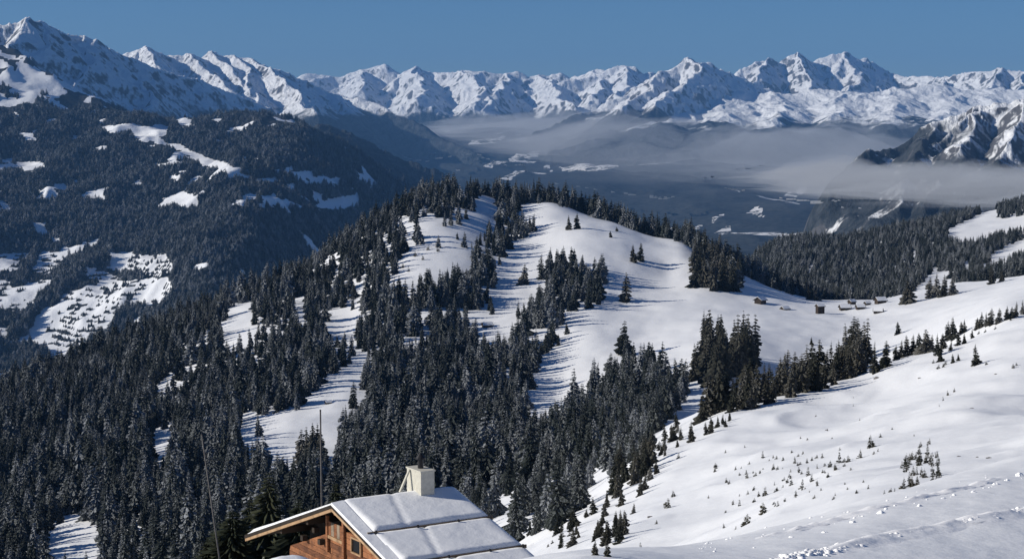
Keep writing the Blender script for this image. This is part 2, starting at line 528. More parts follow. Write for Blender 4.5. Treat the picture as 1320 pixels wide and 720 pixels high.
aa = np.linspace(-0.36, 0.0, 330)
A1, Y1 = np.meshgrid(aa, ya)
Z1 = l1_z(A1, Y1)
def l1_wood(px, py, x, y, z):
    wx = px + 2.2 * noise(x / 90, y / 90, 51); wy = py + 1.6 * noise(x / 90, y / 90, 52)
    s = anypoly(wx, wy, L1_SNOW)
    t = anypoly(wx, wy, L1_TERR)
    hedge = (np.sin(z / 1.8 + 3.2 * noise(x / 170, y / 170, 53)) + 1.3 * noise(x / 45, y / 45, 54)) > .62
    gully = noise(x / 300 + .5, y / 300, 55) > .36
    spk = (fbm(x / 130, y / 190, 3, 57) > .47 + .35 * noise(x / 900, y / 1200, 58)) | (inpoly(px, py, [(255, 205), (330, 215), (445, 228), (470, 262), (380, 275), (290, 262)]) & (fbm(x / 110, y / 170, 3, 59) > .28))
    t &= ~anypoly(px + 4 * noise(x / 60, y / 60, 64), py, [[(92, 330), (120, 332), (66, 398), (36, 450), (8, 450), (44, 392)], [(172, 395), (190, 392), (150, 440), (112, 462), (104, 452)], [(40, 322), (52, 322), (28, 372), (14, 372)]])
    dome = inpoly(px, py, L1_SNOW[0]) & ((fbm(x / 150, y / 210, 4, 60, .6) > .46) | (noise(x / 600, y / 260, 63) > .52))
    return ~(((s & ~dome) | (t & ~hedge & ~gully)) | spk), t
px1, py1 = proj(A1 * Y1, Y1, Z1)
w1, _ = l1_wood(px1, py1, A1 * Y1, Y1, Z1)
M_L1 = mat_mask('wooded_slope', (0.020, 0.025, 0.027), (0.05, 0.055, 0.06), 0.02)
o = grid_mesh('forested_hill', A1 * Y1, Y1, Z1, M_L1, {'wood': w1.astype(float)})
tag(o, 'broad forested mountain flank with snowy clearings on the left', None, None, 'structure')
RUN1 = np.maximum.accumulate(Z1 / Y1, 0)

# ================================================================== HIGH MOUNTAINS
def seg_height(X, Y, segs, k):
    Z = np.full(X.shape, -5000.0)
    for (p, q, kk) in segs:
        d = q[:2] - p[:2]
        L2 = d @ d + 1e-6
        t = np.clip(((X - p[0]) * d[0] + (Y - p[1]) * d[1]) / L2, 0, 1)
        dx, dy = X - p[0] - t * d[0], Y - p[1] - t * d[1]
        Z = np.maximum(Z, p[2] + t * (q[2] - p[2]) - kk * np.sqrt(dx * dx + dy * dy))
    return Z

def mountain(name, label, crest, spurs, mat, front, back, base, k=0.7, seed=1, nspur=14, spur_slope=0.42, spur_dir=0.0,
             warp=0.06, det=40.0, cols=None, rows=150, sub=3, crest_jag=0.0):
    r = np.random.default_rng(seed)
    P = [at(px, py, D * 1000) for px, py, D in crest]
    segs = [(P[i], P[i + 1], k) for i in range(len(P) - 1)]
    for sp in spurs:
        Q = [at(px, py, D * 1000) for px, py, D in sp]
        segs += [(Q[i], Q[i + 1], k) for i in range(len(Q) - 1)]
    cum = np.r_[0, np.cumsum([np.linalg.norm(P[i + 1][:2] - P[i][:2]) for i in range(len(P) - 1)])]
    for s in (np.arange(nspur) + r.uniform(.2, .8, nspur)) / max(1, nspur) * cum[-1]:
        i = min(np.searchsorted(cum, s) - 1, len(P) - 2); i = max(i, 0)
        t = (s - cum[i]) / (cum[i + 1] - cum[i])
        c = P[i] * (1 - t) + P[i + 1] * t
        ang = spur_dir + r.normal(0, .3)
        n, step = int(r.integers(4, 7)), front * 1000 / 6.0
        for j in range(n):
            ang2 = ang + r.normal(0, .25)
            st = step * r.uniform(.6, 1.2)
            e = c + np.array([math.sin(ang2) * st, -math.cos(ang2) * st, -st * spur_slope * r.uniform(.5, 1.35)])
            segs.append((c, e, k * r.uniform(.85, 1.2)))
            for b in range(sub):
                u = r.uniform(0, 1); f0 = c * (1 - u) + e * u
                ba = ang2 + r.choice([-1, 1]) * r.uniform(.6, 1.2)
                bl = st * r.uniform(.3, .8)
                f1 = f0 + np.array([math.sin(ba) * bl, -math.cos(ba) * bl, -bl * r.uniform(.45, .65)])
                segs.append((f0, f1, k * 1.15))
            c = e
    pxs = [p[0] for p in crest]; Ds = [p[2] for p in crest]
    a0, a1 = ray(min(pxs), 150)[0], ray(max(pxs), 150)[0]
    cols = cols or int((max(pxs) - min(pxs)) / 1.15)
    a = np.linspace(a0, a1, cols)
    y0, y1 = (min(Ds) - front) * 1000, (max(Ds) + back) * 1000
    yy = np.linspace(y0, y1, rows)
    A, Yg = np.meshgrid(a, yy)
    X = A * Yg
    sc = front * 1000
    wx = X + warp * sc * .35 * fbm(X / (sc * .22), Yg / (sc * .22), 4, seed)
    wy = Yg + warp * sc * .35 * fbm(X / (sc * .22), Yg / (sc * .22), 4, seed + 50)
    Z = seg_height(wx, wy, segs, k)
    Z = Z + det * (ridged(X / (sc * .085), Yg / (sc * .20), 4, seed + 9) - .9) + det * .4 * fbm(X / (sc * .03), Yg / (sc * .055), 4, seed + 19, .6)
    ef = np.minimum(np.arange(cols), np.arange(cols)[::-1]) * (max(pxs) - min(pxs)) / cols
    Z = Z - (1 - np.clip(ef / 70, 0, 1))[None, :] ** 1.5 * (.055 * Yg)
    Z = np.maximum(Z, base)
    o = grid_mesh(name, X, Yg, Z, mat)
    return tag(o, label, None, None, 'structure')

M_HI = mat_mountain('alpine_snow_rock', 40, rock=(0.085, 0.085, 0.09), rock_at=0.75)
M_PEAK = mat_mountain('rocky_peak', 40, rock=(0.075, 0.075, 0.08), rock_at=0.735)
M_FAR = mat_mountain('far_snow_rock', 40, rock_at=0.73)
M_CLIFF = mat_mountain('cliff_snow_rock', -130, rock_at=0.80, patch=.545)
M_DARK = mat_mountain('wooded_ridge', 250, patch=.66)
M_APRON = mat_mountain('snow_plateau', -70, rock_at=0.56)

mountain('mountain', 'dark snowy peak at the far left with a long shadowed ridge',
         [(-140, 60, 14.0), (-60, 42, 14.2), (0, 28, 14.3), (20, 26, 14.4), (33, 23, 14.4), (48, 26, 14.6), (62, 25.5, 14.8), (75, 33, 15.0), (90, 45, 15.2), (107, 42, 15.4), (125, 52, 15.6), (140, 58, 15.9),
          (153, 65, 16.1), (160, 72, 16.2), (200, 84, 16.7), (245, 97, 17.2), (290, 112, 17.7), (330, 130, 18.1), (372, 150, 18.5), (420, 175, 19)],
         [[(33, 23, 14.4), (28, 47, 13.8), (5, 70, 13.2), (-30, 100, 12.4)], [(107, 42, 15.4), (121, 74, 14.5), (108, 100, 13.6), (70, 128, 12.6)], [(158, 70, 16.1), (172, 96, 15.3), (186, 122, 14.4), (200, 150, 13.4)],
          [(62, 26, 14.8), (62, 58, 14.0), (38, 84, 13.2)]],
         M_PEAK, 3.8, 1.0, -1050, k=.80, seed=3, nspur=2, rows=220, det=20, spur_dir=-.1, spur_slope=.5)
mountain('mountain', 'snowy mountains behind the dark ridge left of centre',
         [(50, 120, 20.5), (120, 88, 20.8), (145, 74, 21), (165, 65, 21), (185, 59, 21), (200, 66, 21.2), (215, 71, 21.3), (240, 65.5, 21.4), (252, 67, 21.6), (258, 76, 21.7), (270, 70, 21.8), (280, 65, 21.9), (293, 70, 22), (310, 72, 22), (332, 74, 22), (345, 83, 22.3),
          (360, 90, 22.5), (380, 98, 22.7), (400, 106, 22.9), (430, 118, 23), (460, 125, 22.6), (478, 129, 22.4), (520, 150, 22), (560, 172, 21.4), (600, 190, 20.8), (640, 206, 20), (690, 225, 19)],
         [[(280, 65, 21.9), (302, 95, 20.8), (332, 128, 19.4), (350, 150, 18.4)], [(332, 74, 22), (354, 95, 21), (386, 118, 19.8), (405, 145, 18.6)], [(240, 66, 21.4), (262, 88, 20.6), (290, 115, 19.4)], [(430, 118, 23), (450, 150, 20.9), (490, 190, 18.7), (520, 222, 17)], [(185, 59, 21), (198, 80, 20)],
          [(310, 72, 22), (322, 92, 21), (318, 120, 19.6)]],
         M_HI, 5.2, 1.2, -1050, k=.66, seed=8, nspur=3, spur_dir=.1, rows=220, det=25)
mountain('mountain', 'dark wooded spur dropping into the valley behind the left mountain',
         [(340, 152, 10.6), (390, 150, 11.2), (420, 160, 11.6), (460, 186, 12), (500, 214, 12.3), (545, 245, 12.4), (590, 268, 12.2), (640, 290, 11.8)], [],
         M_DARK, 2.2, 1.0, -1050, k=.5, seed=5, nspur=7, spur_dir=.5, rows=90, det=18)
mountain('mountain', 'long jagged snow range on the horizon at the centre',
         [(270, 125, 34), (350, 104, 34), (380, 99, 34), (395, 92, 34), (420, 95, 34), (438, 97, 34), (455, 93, 34), (470, 90, 34), (482, 86, 34), (495, 81.5, 34), (505, 88, 34), (512, 94, 33.8), (520, 92, 33.5), (532, 86, 33.5), (545, 92, 33.5), (560, 95, 33.4), (575, 91, 33.3), (595, 89, 33.2), (610, 92, 33),
          (625, 90, 33), (640, 92, 33), (655, 94, 33), (670, 93, 33), (685, 97.5, 33), (700, 94, 33), (715, 97.5, 33), (728, 93, 33), (740, 99, 33), (755, 97, 32.8), (765, 92, 32.5), (780, 90, 32.4), (800, 83.5, 32.2), (812, 88, 32), (825, 95, 32), (840, 93, 32), (870, 100, 32), (920, 108, 32)],
         [[(800, 84, 32.2), (812, 106, 30.5), (800, 125, 28.5)], [(765, 92, 32.5), (778, 112, 30.2), (762, 130, 28)], [(532, 86, 33.5), (548, 108, 31), (540, 128, 28.6)], [(595, 89, 33.2), (625, 115, 30), (610, 135, 27.5)], [(655, 94, 33), (645, 115, 30), (620, 138, 27.5)], [(470, 90, 34), (460, 115, 31)], [(700, 94, 33), (715, 118, 30), (740, 135, 27.8)]],
         M_FAR, 6.5, 1.5, -1050, k=.70, seed=12, nspur=8, spur_slope=.27, spur_dir=-.35, rows=210, det=36, sub=2)
mountain('mountain', 'pointed snow peak with a shadowed right face right of centre',
         [(620, 190, 22.5), (700, 165, 23.5), (740, 148, 24), (765, 140, 24.3), (790, 128, 24.5), (810, 118, 24.8), (830, 105, 25), (850, 93, 25.2), (868, 88, 25.4), (880, 80, 25.6), (893, 72.5, 25.8), (905, 78, 26.2), (918, 80, 26.6), (930, 88, 26.9), (945, 95, 27.2), (960, 103, 27.5), (980, 112, 27.8), (1010, 120, 28.2), (1060, 132, 28.6), (1100, 145, 28.8)],
         [[(893, 73, 25.8), (900, 92, 24.9), (884, 106, 24.0), (862, 120, 22.8), (835, 140, 21.6)], [(850, 93, 25.2), (832, 118, 23.6), (800, 138, 22)], [(930, 88, 26.9), (940, 106, 25.6)]],
         M_HI, 4.5, 1.0, -1050, k=.72, seed=15, nspur=0, rows=190, det=30)
mountain('mountain', 'broad high snow massif with several summits at the right',
         [(810, 160, 28), (860, 140, 28.4), (905, 120, 29), (925, 109, 29.2), (948, 92, 29.4), (970, 80, 29.6), (990, 74, 29.8), (1005, 80, 29.9), (1015, 72, 30), (1027, 67.5, 30), (1038, 72, 30.3), (1048, 79, 30.5), (1055, 72, 30.5), (1075, 67, 30.5), (1090, 66, 30.6), (1100, 72, 30.9), (1120, 75, 31), (1128, 80, 31.3), (1140, 93, 31.5),
          (1160, 97, 30.5), (1180, 95, 30), (1200, 97, 29.6), (1220, 100, 29.2), (1240, 95, 28.8), (1260, 92, 28.4), (1290, 88, 28), (1320, 90, 27.8), (1400, 86, 27.4)],
         [[(1027, 68, 30), (1036, 84, 29.2), (1047, 106, 28.0), (1038, 122, 26.8)], [(990, 74, 29.8), (972, 98, 28.4), (950, 115, 27.2)], [(1090, 66, 30.6), (1097, 84, 29.8), (1112, 100, 28.8), (1092, 120, 27.2)], [(1128, 80, 31.3), (1122, 98, 30), (1137, 118, 28.2)],
          [(1220, 100, 29.2), (1205, 118, 27.2), (1175, 135, 25.4)], [(1290, 88, 28), (1275, 112, 26.6), (1245, 130, 25.2)], [(1320, 90, 27.8), (1318, 115, 26)]],
         M_HI, 5.0, 1.0, -1050, k=.74, seed=22, nspur=3, spur_dir=-.3, spur_slope=.36, rows=210, det=34)
mountain('mountain', 'gentle white snow plateau below the massif with dark wooded foot',
         [(640, 188, 23), (700, 172, 23.4), (780, 152, 24), (840, 132, 24.4), (880, 124, 24.8), (930, 120, 25), (1000, 118, 25), (1060, 116, 25), (1100, 119, 25), (1150, 114, 25), (1200, 110, 25), (1250, 116, 24.8), (1320, 112, 24.5), (1420, 110, 24)],
         [[(880, 124, 24.8), (870, 140, 23), (860, 158, 20.8)], [(940, 120, 25), (940, 138, 23), (930, 160, 20.6)], [(1000, 118, 25), (1010, 140, 22.8), (1000, 160, 20.4)], [(1080, 117, 25), (1085, 140, 22.6), (1080, 162, 20.2)], [(1150, 114, 25), (1160, 140, 22.2), (1150, 164, 20)], [(1220, 112, 25), (1225, 140, 22.4), (1200, 160, 20.2)]],
         M_APRON, 6.5, .8, -1050, k=.24, seed=31, nspur=8, spur_slope=.16, spur_dir=-.1, rows=170, det=34, sub=2)
mountain('mountain', 'rocky snow streaked ridge descending from the right edge above the fog',
         [(1000, 350, 8.2), (1040, 300, 8.3), (1065, 256, 8.45), (1085, 224, 8.6), (1106, 206, 8.7), (1120, 195, 8.8), (1150, 186, 8.9), (1180, 170, 9), (1200, 160, 9), (1230, 150, 9), (1260, 140, 9), (1290, 133, 9), (1320, 126, 9), (1400, 105, 9), (1480, 90, 9)],
         [[(1200, 160, 9), (1190, 190, 8.3), (1172, 224, 7.7), (1150, 266, 7.1)], [(1260, 140, 9), (1248, 175, 8.3), (1225, 210, 7.6), (1195, 262, 6.9)], [(1320, 126, 9), (1310, 165, 8.2), (1280, 210, 7.4), (1240, 262, 6.6)], [(1400, 105, 9), (1390, 160, 8), (1350, 215, 7.1), (1310, 262, 6.4)]],
         M_CLIFF, 3.0, .8, -1050, k=.82, seed=37, nspur=6, spur_slope=.38, spur_dir=-.3, rows=170, det=20, sub=3)

# ================================================================== VALLEY FLOOR
VC = []
def VV(px, py, D):
    a, q = ray(px, py); VC.append((a, D, q * D))
for px in (-300, 200, 500, 660, 800, 950, 1100, 1320, 1650):
    VV(px, 345, 8500); VV(px, 300, 11500); VV(px, 262, 14500); VV(px, 225, 18000); VV(px, 196, 21500); VV(px, 172, 26000); VV(px, 158, 32000); VV(px, 152, 41000)
    VC.append((ray(px, 300)[0], 4000, -900)); 
tpsv = TPS(VC)
def valley_z(a, y):
    x = a * y
    z = tpsv(a, y) + np.clip((y - 8000) / 8000, 0.1, 1) * (130 * fbm(x / 3000, y / 4600, 5, 61)) + 40 * (ridged(x / 1300, y / 2100, 4, 66) - .9)
    return z
V_SNOW = [[(653, 203), (673, 197), (700, 190), (723, 193), (720, 200), (700, 203), (680, 211), (660, 208)], [(722, 210), (757, 207), (807, 203), (814, 210), (773, 220), (753, 221), (723, 219)],
          [(648, 231), (663, 222), (678, 222), (660, 231)], [(750, 191), (783, 186), (776, 193)], [(622, 214), (640, 206), (647, 210), (630, 216)], [(702, 215), (712, 212), (708, 221)],
          [(920, 301), (953, 287), (948, 296), (930, 303)], [(961, 273), (972, 267), (988, 279), (977, 279)], [(911, 284), (931, 274), (923, 284)], [(1009, 251), (1037, 239), (1041, 243), (1030, 254)], [(890, 291), (903, 288), (900, 294)],
          [(540, 228), (560, 226), (566, 234), (545, 232)], [(600, 185), (640, 178), (660, 176), (630, 188)], [(670, 182), (700, 176), (690, 184)], [(953, 246), (965, 247), (958, 250)], [(1085, 262), (1092, 258), (1090, 266)]]
yv = np.geomspace(3900, 42000, 330)
av = np.linspace(-.42, .42, 480)
AV, YV = np.meshgrid(av, yv)
ZV = valley_z(AV, YV)
pv, qv = proj(AV * YV, YV, ZV)
wx = pv + 9 * fbm(AV * YV / 420, YV / 700, 4, 71); wy = qv + 4 * fbm(AV * YV / 420, YV / 700, 4, 72)
wv = ~(anypoly(wx, wy, V_SNOW) | (fbm(AV * YV / 1100, YV / 1900, 4, 75) > .62))
M_VAL = mat_mask('valley_woods', (0.022, 0.027, 0.03), (0.06, 0.066, 0.07), 0.007, (0.74, 0.74, 0.74), 2.0, True)
o = grid_mesh('valley_floor', AV * YV, YV, ZV, M_VAL, {'wood': wv.astype(float)})
tag(o, 'dark wooded valley floor with pale snow fields', None, None, 'structure')

# ================================================================== FOG IN THE VALLEY
def mat_volume(name, col, dens, aniso=0.0):
    m = bpy.data.materials.new(name); m.use_nodes = True
    n = m.node_tree; n.nodes.clear()
    out = n.nodes.new('ShaderNodeOutputMaterial')
    v = n.nodes.new('ShaderNodeVolumePrincipled')
    v.inputs['Color'].default_value = col + (1,)
    v.inputs['Density'].default_value = dens
    v.inputs['Anisotropy'].default_value = aniso
    n.links.new(v.outputs[0], out.inputs['Volume'])
    return m

def fog(name, label, poly, D0, D1, thick, dens, zfun, seed, n=150, m=90, sx=1500, sy=2600, lo=-.25):
    """a flat bank of fog: closed lens whose thickness follows noise; poly lists (px, D) corners of its plan"""
    pa = [(ray(px, 200)[0], math.log(D)) for px, D in poly]
    e_ = .22 * (max(p[0] for p in pa) - min(p[0] for p in pa))
    a = np.linspace(min(p[0] for p in pa) - e_, max(p[0] for p in pa) + e_, n)
    y = np.geomspace(D0, D1, m)
    A, Yg = np.meshgrid(a, y)
    X = A * Yg
    inside = inpoly(A, np.log(Yg), pa)
    # soft distance from the plan's edge
    d = inside.astype(float)
    for _ in range(500):
        e = np.pad(d, 1)
        d = (e[1:-1, 1:-1] * 2 + e[:-2, 1:-1] + e[2:, 1:-1] + e[1:-1, :-2] + e[1:-1, 2:]) / 6
    dd = d / d.max()
    t = np.clip(1.5 * dd + lo + .58 * fbm(X / sx, Yg / sy, 6, seed, .56), 0, 1.3) ** 1.6 * np.clip(dd * 2.4 - .3, 0, 1)
    t[0] = t[-1] = 0; t[:, 0] = t[:, -1] = 0
    zc = zfun(A, Yg)
    top = zc + thick * t * (1 + .35 * fbm(X / (sx * .3), Yg / (sy * .3), 3, seed + 4))
    top = np.maximum(top, zc); bot = zc - thick * .45 * t
    k = (t > 0)
    idx = -np.ones(A.shape, int); q = []
    vs = []
    kk = k.copy()
    e = np.pad(k, 1); kk |= e[:-2, 1:-1] | e[2:, 1:-1] | e[1:-1, :-2] | e[1:-1, 2:] | e[:-2, :-2] | e[2:, 2:] | e[:-2, 2:] | e[2:, :-2]
    ti, bi = {}, {}
    R, Cc = np.nonzero(kk)
    for r_, c_ in zip(R, Cc):
        ti[r_, c_] = len(vs); vs.append((X[r_, c_], Yg[r_, c_], top[r_, c_]))
        if k[r_, c_]:
            bi[r_, c_] = len(vs); vs.append((X[r_, c_], Yg[r_, c_], bot[r_, c_]))
        else: bi[r_, c_] = ti[r_, c_]
    for r_ in range(m - 1):
        for c_ in range(n - 1):
            cs = ((r_, c_), (r_, c_ + 1), (r_ + 1, c_ + 1), (r_ + 1, c_))
            if any(k[x] for x in cs):
                tq = [ti[x] for x in cs]; bq = [bi[x] for x in cs][::-1]
                q.append(tuple(tq)); q.append(tuple(bq))
    o = build(name, vs, q, mat_volume(name + '_air', (0.90, 0.94, 1.0), dens), None, True)
    return tag(o, label, None, None, 'stuff')

def fz(off): return lambda A, Y: tpsv(A, Y) + off + 30 * fbm(A * Y / 4000, Y / 6000, 2, 80)
fog('fog_bank', 'flat grey bank of fog lying along the valley', [(560, 25500), (640, 28500), (700, 29000), (860, 27000), (1010, 26500), (1170, 25500), (1190, 17800), (1130, 16600), (1000, 17500), (880, 19500), (760, 21000), (640, 21500), (570, 23000)],
    11500, 34000, 230, 9.5e-4, fz(75), 91, 200, 110, 3200, 2400, -.3)
fog('fog_bank', 'wide thin veil of mist over the whole valley floor', [(520, 27000), (700, 29500), (1000, 28500), (1220, 27000), (1250, 15000), (1130, 13000), (980, 13800), (850, 15800), (700, 18500), (560, 21000)],
    9500, 36000, 160, 2.2e-4, fz(150), 105, 190, 110, 2000, 3600, -.1)
fog('fog_bank', 'thinner ragged layer of fog at the near end of the valley bank', [(990, 17000), (1100, 17800), (1230, 16500), (1290, 14200), (1200, 13600), (1080, 14600), (1000, 15800)],
    10500, 23000, 130, 8e-4, fz(60), 95, 170, 100, 2400, 1800, -.05)
fog('fog_bank', 'small fog patch against the rocky ridge at the right edge', [(960, 8200), (1050, 8000), (1180, 7000), (1250, 6700), (1420, 6600), (1420, 5300), (1300, 5200), (1180, 5700), (1060, 6300), (980, 6800)],
    3600, 10200, 52, 1.4e-3, lambda A, Y: -.006 * Y - 207 + 12 * fbm(A * Y / 900, Y / 900, 2, 83) - 3, 97, 150, 90, 620, 520, -.22)

# ================================================================== HAZE
hb = MB(); hb.box(-19000, 19000, -60, 43500, -1250, 1500)
hz = hb.build('haze', mat_volume('thin_air', (0.20, 0.46, 0.92), 2.1e-5))
tag(hz, 'thin blue mountain air over the whole valley', None, None, 'stuff')

# ================================================================== TREES
def crown_mesh(name, seed, mat, h=1.0, R=0.17, whorls=17, nb=9, bare=.05, power=.85, droop=.42, wk=1.0):
    r = np.random.default_rng(seed)
    v, f = [], []
    lob = r.uniform(0, 6.28, 3)
    for k in range(whorls):
        t = bare + (1 - bare) * ((k + r.uniform(-.25, .25)) / whorls)
        t = min(max(t, bare), .985)
        rad = R * (1 - t) ** power * r.uniform(.72, 1.2) + .006
        n = max(5, int(nb * (1 - .45 * t)))
        ph = r.uniform(0, 6.28)
        for j in range(n):
            an = ph + (j + r.uniform(-.3, .3)) * 6.283 / n
            L = rad * r.uniform(.58, 1.2) * (1 + .22 * math.sin(an + lob[0] + 5 * t) + .15 * math.sin(2 * an + lob[1] - 9 * t))
            dz = droop * r.uniform(.6, 1.3)
            w = (L * r.uniform(.38, .58) + .006) * wk
            dx, dy = math.cos(an), math.sin(an)
            sx, sy = -dy, dx
            z0 = t + .035 * (1 - t) + .01
            prev = None
            b = len(v)
            # root, mid (ridge high, edges low), tip
            v.append((0, 0, z0))
            m, zm = L * .5, z0 - dz * L * .35
            v += [(m * dx, m * dy, zm), (m * dx + sx * w * .5, m * dy + sy * w * .5, zm - w * .55), (m * dx - sx * w * .5, m * dy - sy * w * .5, zm - w * .55)]
            m2, z2 = L * .8, z0 - dz * L * .75
            v += [(m2 * dx, m2 * dy, z2), (m2 * dx + sx * w * .36, m2 * dy + sy * w * .36, z2 - w * .5), (m2 * dx - sx * w * .36, m2 * dy - sy * w * .36, z2 - w * .5)]
            v.append((L * dx, L * dy, z0 - dz * L * 1.0))
            f += [(b, b + 2, b + 1), (b, b + 1, b + 3), (b + 1, b + 2, b + 5, b + 4), (b + 1, b + 4, b + 6, b + 3), (b + 4, b + 5, b + 7), (b + 4, b + 7, b + 6)]
    b = len(v)                                        # leader
    v += [(.012, 0, .72), (-.006, .01, .72), (-.006, -.01, .72), (0, 0, 1.0)]
    f += [(b, b + 1, b + 3), (b + 1, b + 2, b + 3), (b + 2, b, b + 3)]
    me = bpy.data.meshes.new(name)
    me.from_pydata([(x * h, y * h, z * h) for x, y, z in v], [], f)
    me.materials.append(mat); me.update()
    return me

def trunk_mesh(name, h, r0):
    mb = MB(); mb.tube((0, 0, -.04 * h), (0, 0, .93 * h), r0, r0 * .12, 6)
    me = bpy.data.meshes.new(name); me.from_pydata(mb.v, [], mb.f); me.materials.append(M_BARK); me.update()
    return me

NV = 9
H0 = 20.0
specs = [(.215, 21, 11, .80), (.24, 19, 11, .72), (.19, 22, 11, .82), (.25, 19, 12, .68), (.22, 20, 11, .85), (.205, 19, 11, .62), (.28, 17, 12, .60), (.17, 23, 9, .9), (.235, 15, 10, .7)]
CROWN = [crown_mesh('spruce_crown', 100 + i, M_NEEDLE, H0, s[0], s[1], s[2], .04, s[3]) for i, s in enumerate(specs)]
CROWN2 = []
for m_ in CROWN:
    m2 = m_.copy(); m2.materials[0] = M_NEEDLE2; CROWN2.append(m2)
TRUNK = [trunk_mesh('spruce_trunk', H0, .24) for _ in range(2)]

def spruce(pos, h, label, group, wide=1.0, var=None, name='spruce_tree', crowns=None):
    i = var if var is not None else random.randrange(NV)
    o = empty(name, (pos[0], pos[1], pos[2] - .02 * h), random.uniform(0, 6.28))
    s = h / H0
    w = s * wide
    o.scale = (w, w, s)
    c = bpy.data.objects.new('crown', (crowns or CROWN)[i]); link(c, o)
    t = bpy.data.objects.new('trunk', TRUNK[i % 2]); link(t, o)
    tag(o, label, 'tree', group)
    return o, c

occupied = []
def place(px, py, hp, label, group, wide=1.0, dmin=0, dmax=1e9, var=None):
    p = hit(px, py, dmin, dmax)
    h = hp * p[1] / F
    occupied.append((p[0], p[1]))
    return spruce(p, h, label, group, wide, var, crowns=CROWN2)

# visible clearings on the hill (photo outline of the snow)
CLEAR = [
    [(615, 248), (641, 247), (642, 262), (625, 290), (618, 296), (592, 300), (582, 318), (594, 328), (570, 345), (545, 345), (537, 355), (512, 357), (507, 340), (530, 322), (548, 303), (575, 293), (600, 290), (612, 275)],
    [(541, 284), (562, 271), (567, 275), (552, 290), (546, 305), (539, 308)],
    [(640, 347), (660, 330), (672, 316), (700, 300), (705, 290), (735, 290), (745, 305), (705, 310), (692, 330), (690, 337), (668, 345), (664, 360), (667, 366), (690, 366), (702, 352), (703, 365), (688, 373), (668, 396), (660, 421), (640, 428), (612, 424), (610, 405), (630, 400), (642, 385), (630, 365)],
    [(672, 264), (707, 260), (728, 268), (733, 295), (700, 305), (697, 283)],
    [(697, 464), (720, 432), (733, 409), (760, 402), (783, 377), (795, 393), (812, 407), (800, 420), (803, 452), (770, 460), (745, 487), (725, 507), (695, 528), (678, 521), (685, 495), (695, 475)],
    [(285, 421), (310, 392), (328, 396), (327, 417), (337, 420), (317, 443), (300, 441)],
    [(203, 487), (255, 450), (258, 460), (232, 474), (237, 490), (200, 506)],
    [(377, 384), (389, 378), (398, 393), (394, 408), (387, 404)],
    [(412, 401), (440, 398), (462, 400), (456, 426), (430, 431)],
    [(310, 543), (317, 530), (337, 537), (377, 530), (400, 519), (437, 522), (436, 577), (423, 578), (410, 560), (392, 562), (378, 588), (333, 578), (337, 560), (313, 558)],
    [(405, 503), (440, 475), (466, 457), (472, 470), (468, 508), (440, 520), (404, 516)],
    [(186, 558), (227, 554), (231, 563), (207, 578), (199, 567)],
    [(60, 686), (80, 665), (104, 659), (106, 675), (139, 687), (115, 707), (61, 709)],
    [(633, 651), (650, 642), (668, 641), (660, 666), (645, 667)], [(706, 620), (728, 615), (731, 628), (715, 629)],
    [(761, 613), (775, 600), (787, 597), (775, 621), (765, 626)], [(768, 569), (790, 564), (786, 573)],
    [(632, 511), (637, 508), (638, 514)], [(520, 490), (540, 484), (536, 490)], [(488, 408), (505, 402), (500, 412)], [(540, 412), (560, 408), (556, 418), (543, 420)],
    [(160, 620), (167, 614), (166, 624)], [(182, 614), (186, 624), (180, 626)], [(250, 620), (262, 617), (255, 628)],
]
FOREST = [(-90, 560), (0, 506), (150, 447), (300, 385), (400, 338), (480, 292), (540, 256), (600, 243), (640, 241), (735, 256), (730, 268), (707, 263), (692, 275), (697, 293), (672, 312), (655, 312), (652, 345), (634, 365), (642, 400), (665, 402), (674, 378), (694, 348),
          (700, 332), (740, 340), (775, 345), (782, 362), (770, 398), (740, 405), (728, 447), (700, 470), (690, 535), (725, 515), (760, 490), (800, 470), (850, 480), (893, 505), (872, 530), (850, 550), (838, 585), (800, 605), (772, 640), (742, 668), (700, 692), (640, 735), (-90, 780)]
CRESTR = [(640, 243), (700, 243), (740, 262), (800, 282), (850, 297), (893, 310), (925, 330), (960, 347), (990, 362), (1020, 375), (1048, 384), (1048, 389), (1020, 384), (985, 371), (960, 360), (950, 376), (935, 379), (902, 374), (893, 345), (890, 322), (850, 306), (800, 291), (740, 271), (700, 254), (640, 250)]

def scatter(sp, y0, y1, a0, a1, seed):
    r = np.random.default_rng(seed)
    pts = []
    y = y0
    while y < y1:
        n = int((a1 - a0) * y / sp)
        xs = (a0 + (np.arange(n) + r.uniform(-.45, .45, n)) / n * (a1 - a0)) * y
        ys = y + r.uniform(-.45, .45, n) * sp
        pts.append(np.c_[xs, ys]); y += sp
    return np.concatenate(pts)

pts = scatter(7.4, 300, 2300, -.34, .20, 77)
x, y = pts[:, 0], pts[:, 1]
z = zat(x, y)
a = x / y
run = bil(RUN, a, y)
px, py = proj(x, y, z)
vis = (z / y) > run - .0008 - 6.0 / y * .6
hh = np.clip(rng.normal(15.6, 4.8, len(x)) * (1 + .25 * fbm(x / 60, y / 60, 2, 131)), 7, 28) * np.where(y < 560, .62, 1) * np.where((px > 640) & (y < 700), .85, 1.0)
hpx = hh / y * F
ok = vis & (inpoly(px, py, FOREST) | inpoly(px, py + 4, CRESTR))
wob = 5.5 * fbm(x / 30, y / 30, 4, 133, .6)
stray = rng.uniform(0, 1, len(x)) < .016
for fr in (0.0, .35, .65, .9):
    ok &= stray | ~anypoly(px + wob, py - fr * hpx + .6 * wob, CLEAR)
dn = fbm(x / 48, y / 75, 4, 111, .65)
gapz = np.clip((560 - py) / 160, 0, 1) * np.clip((px - 150) / 150, 0, 1)
ok &= rng.uniform(0, 1, len(x)) < np.clip(1.02 + .3 * dn - gapz * (.36 - .85 * dn), .04, 1)
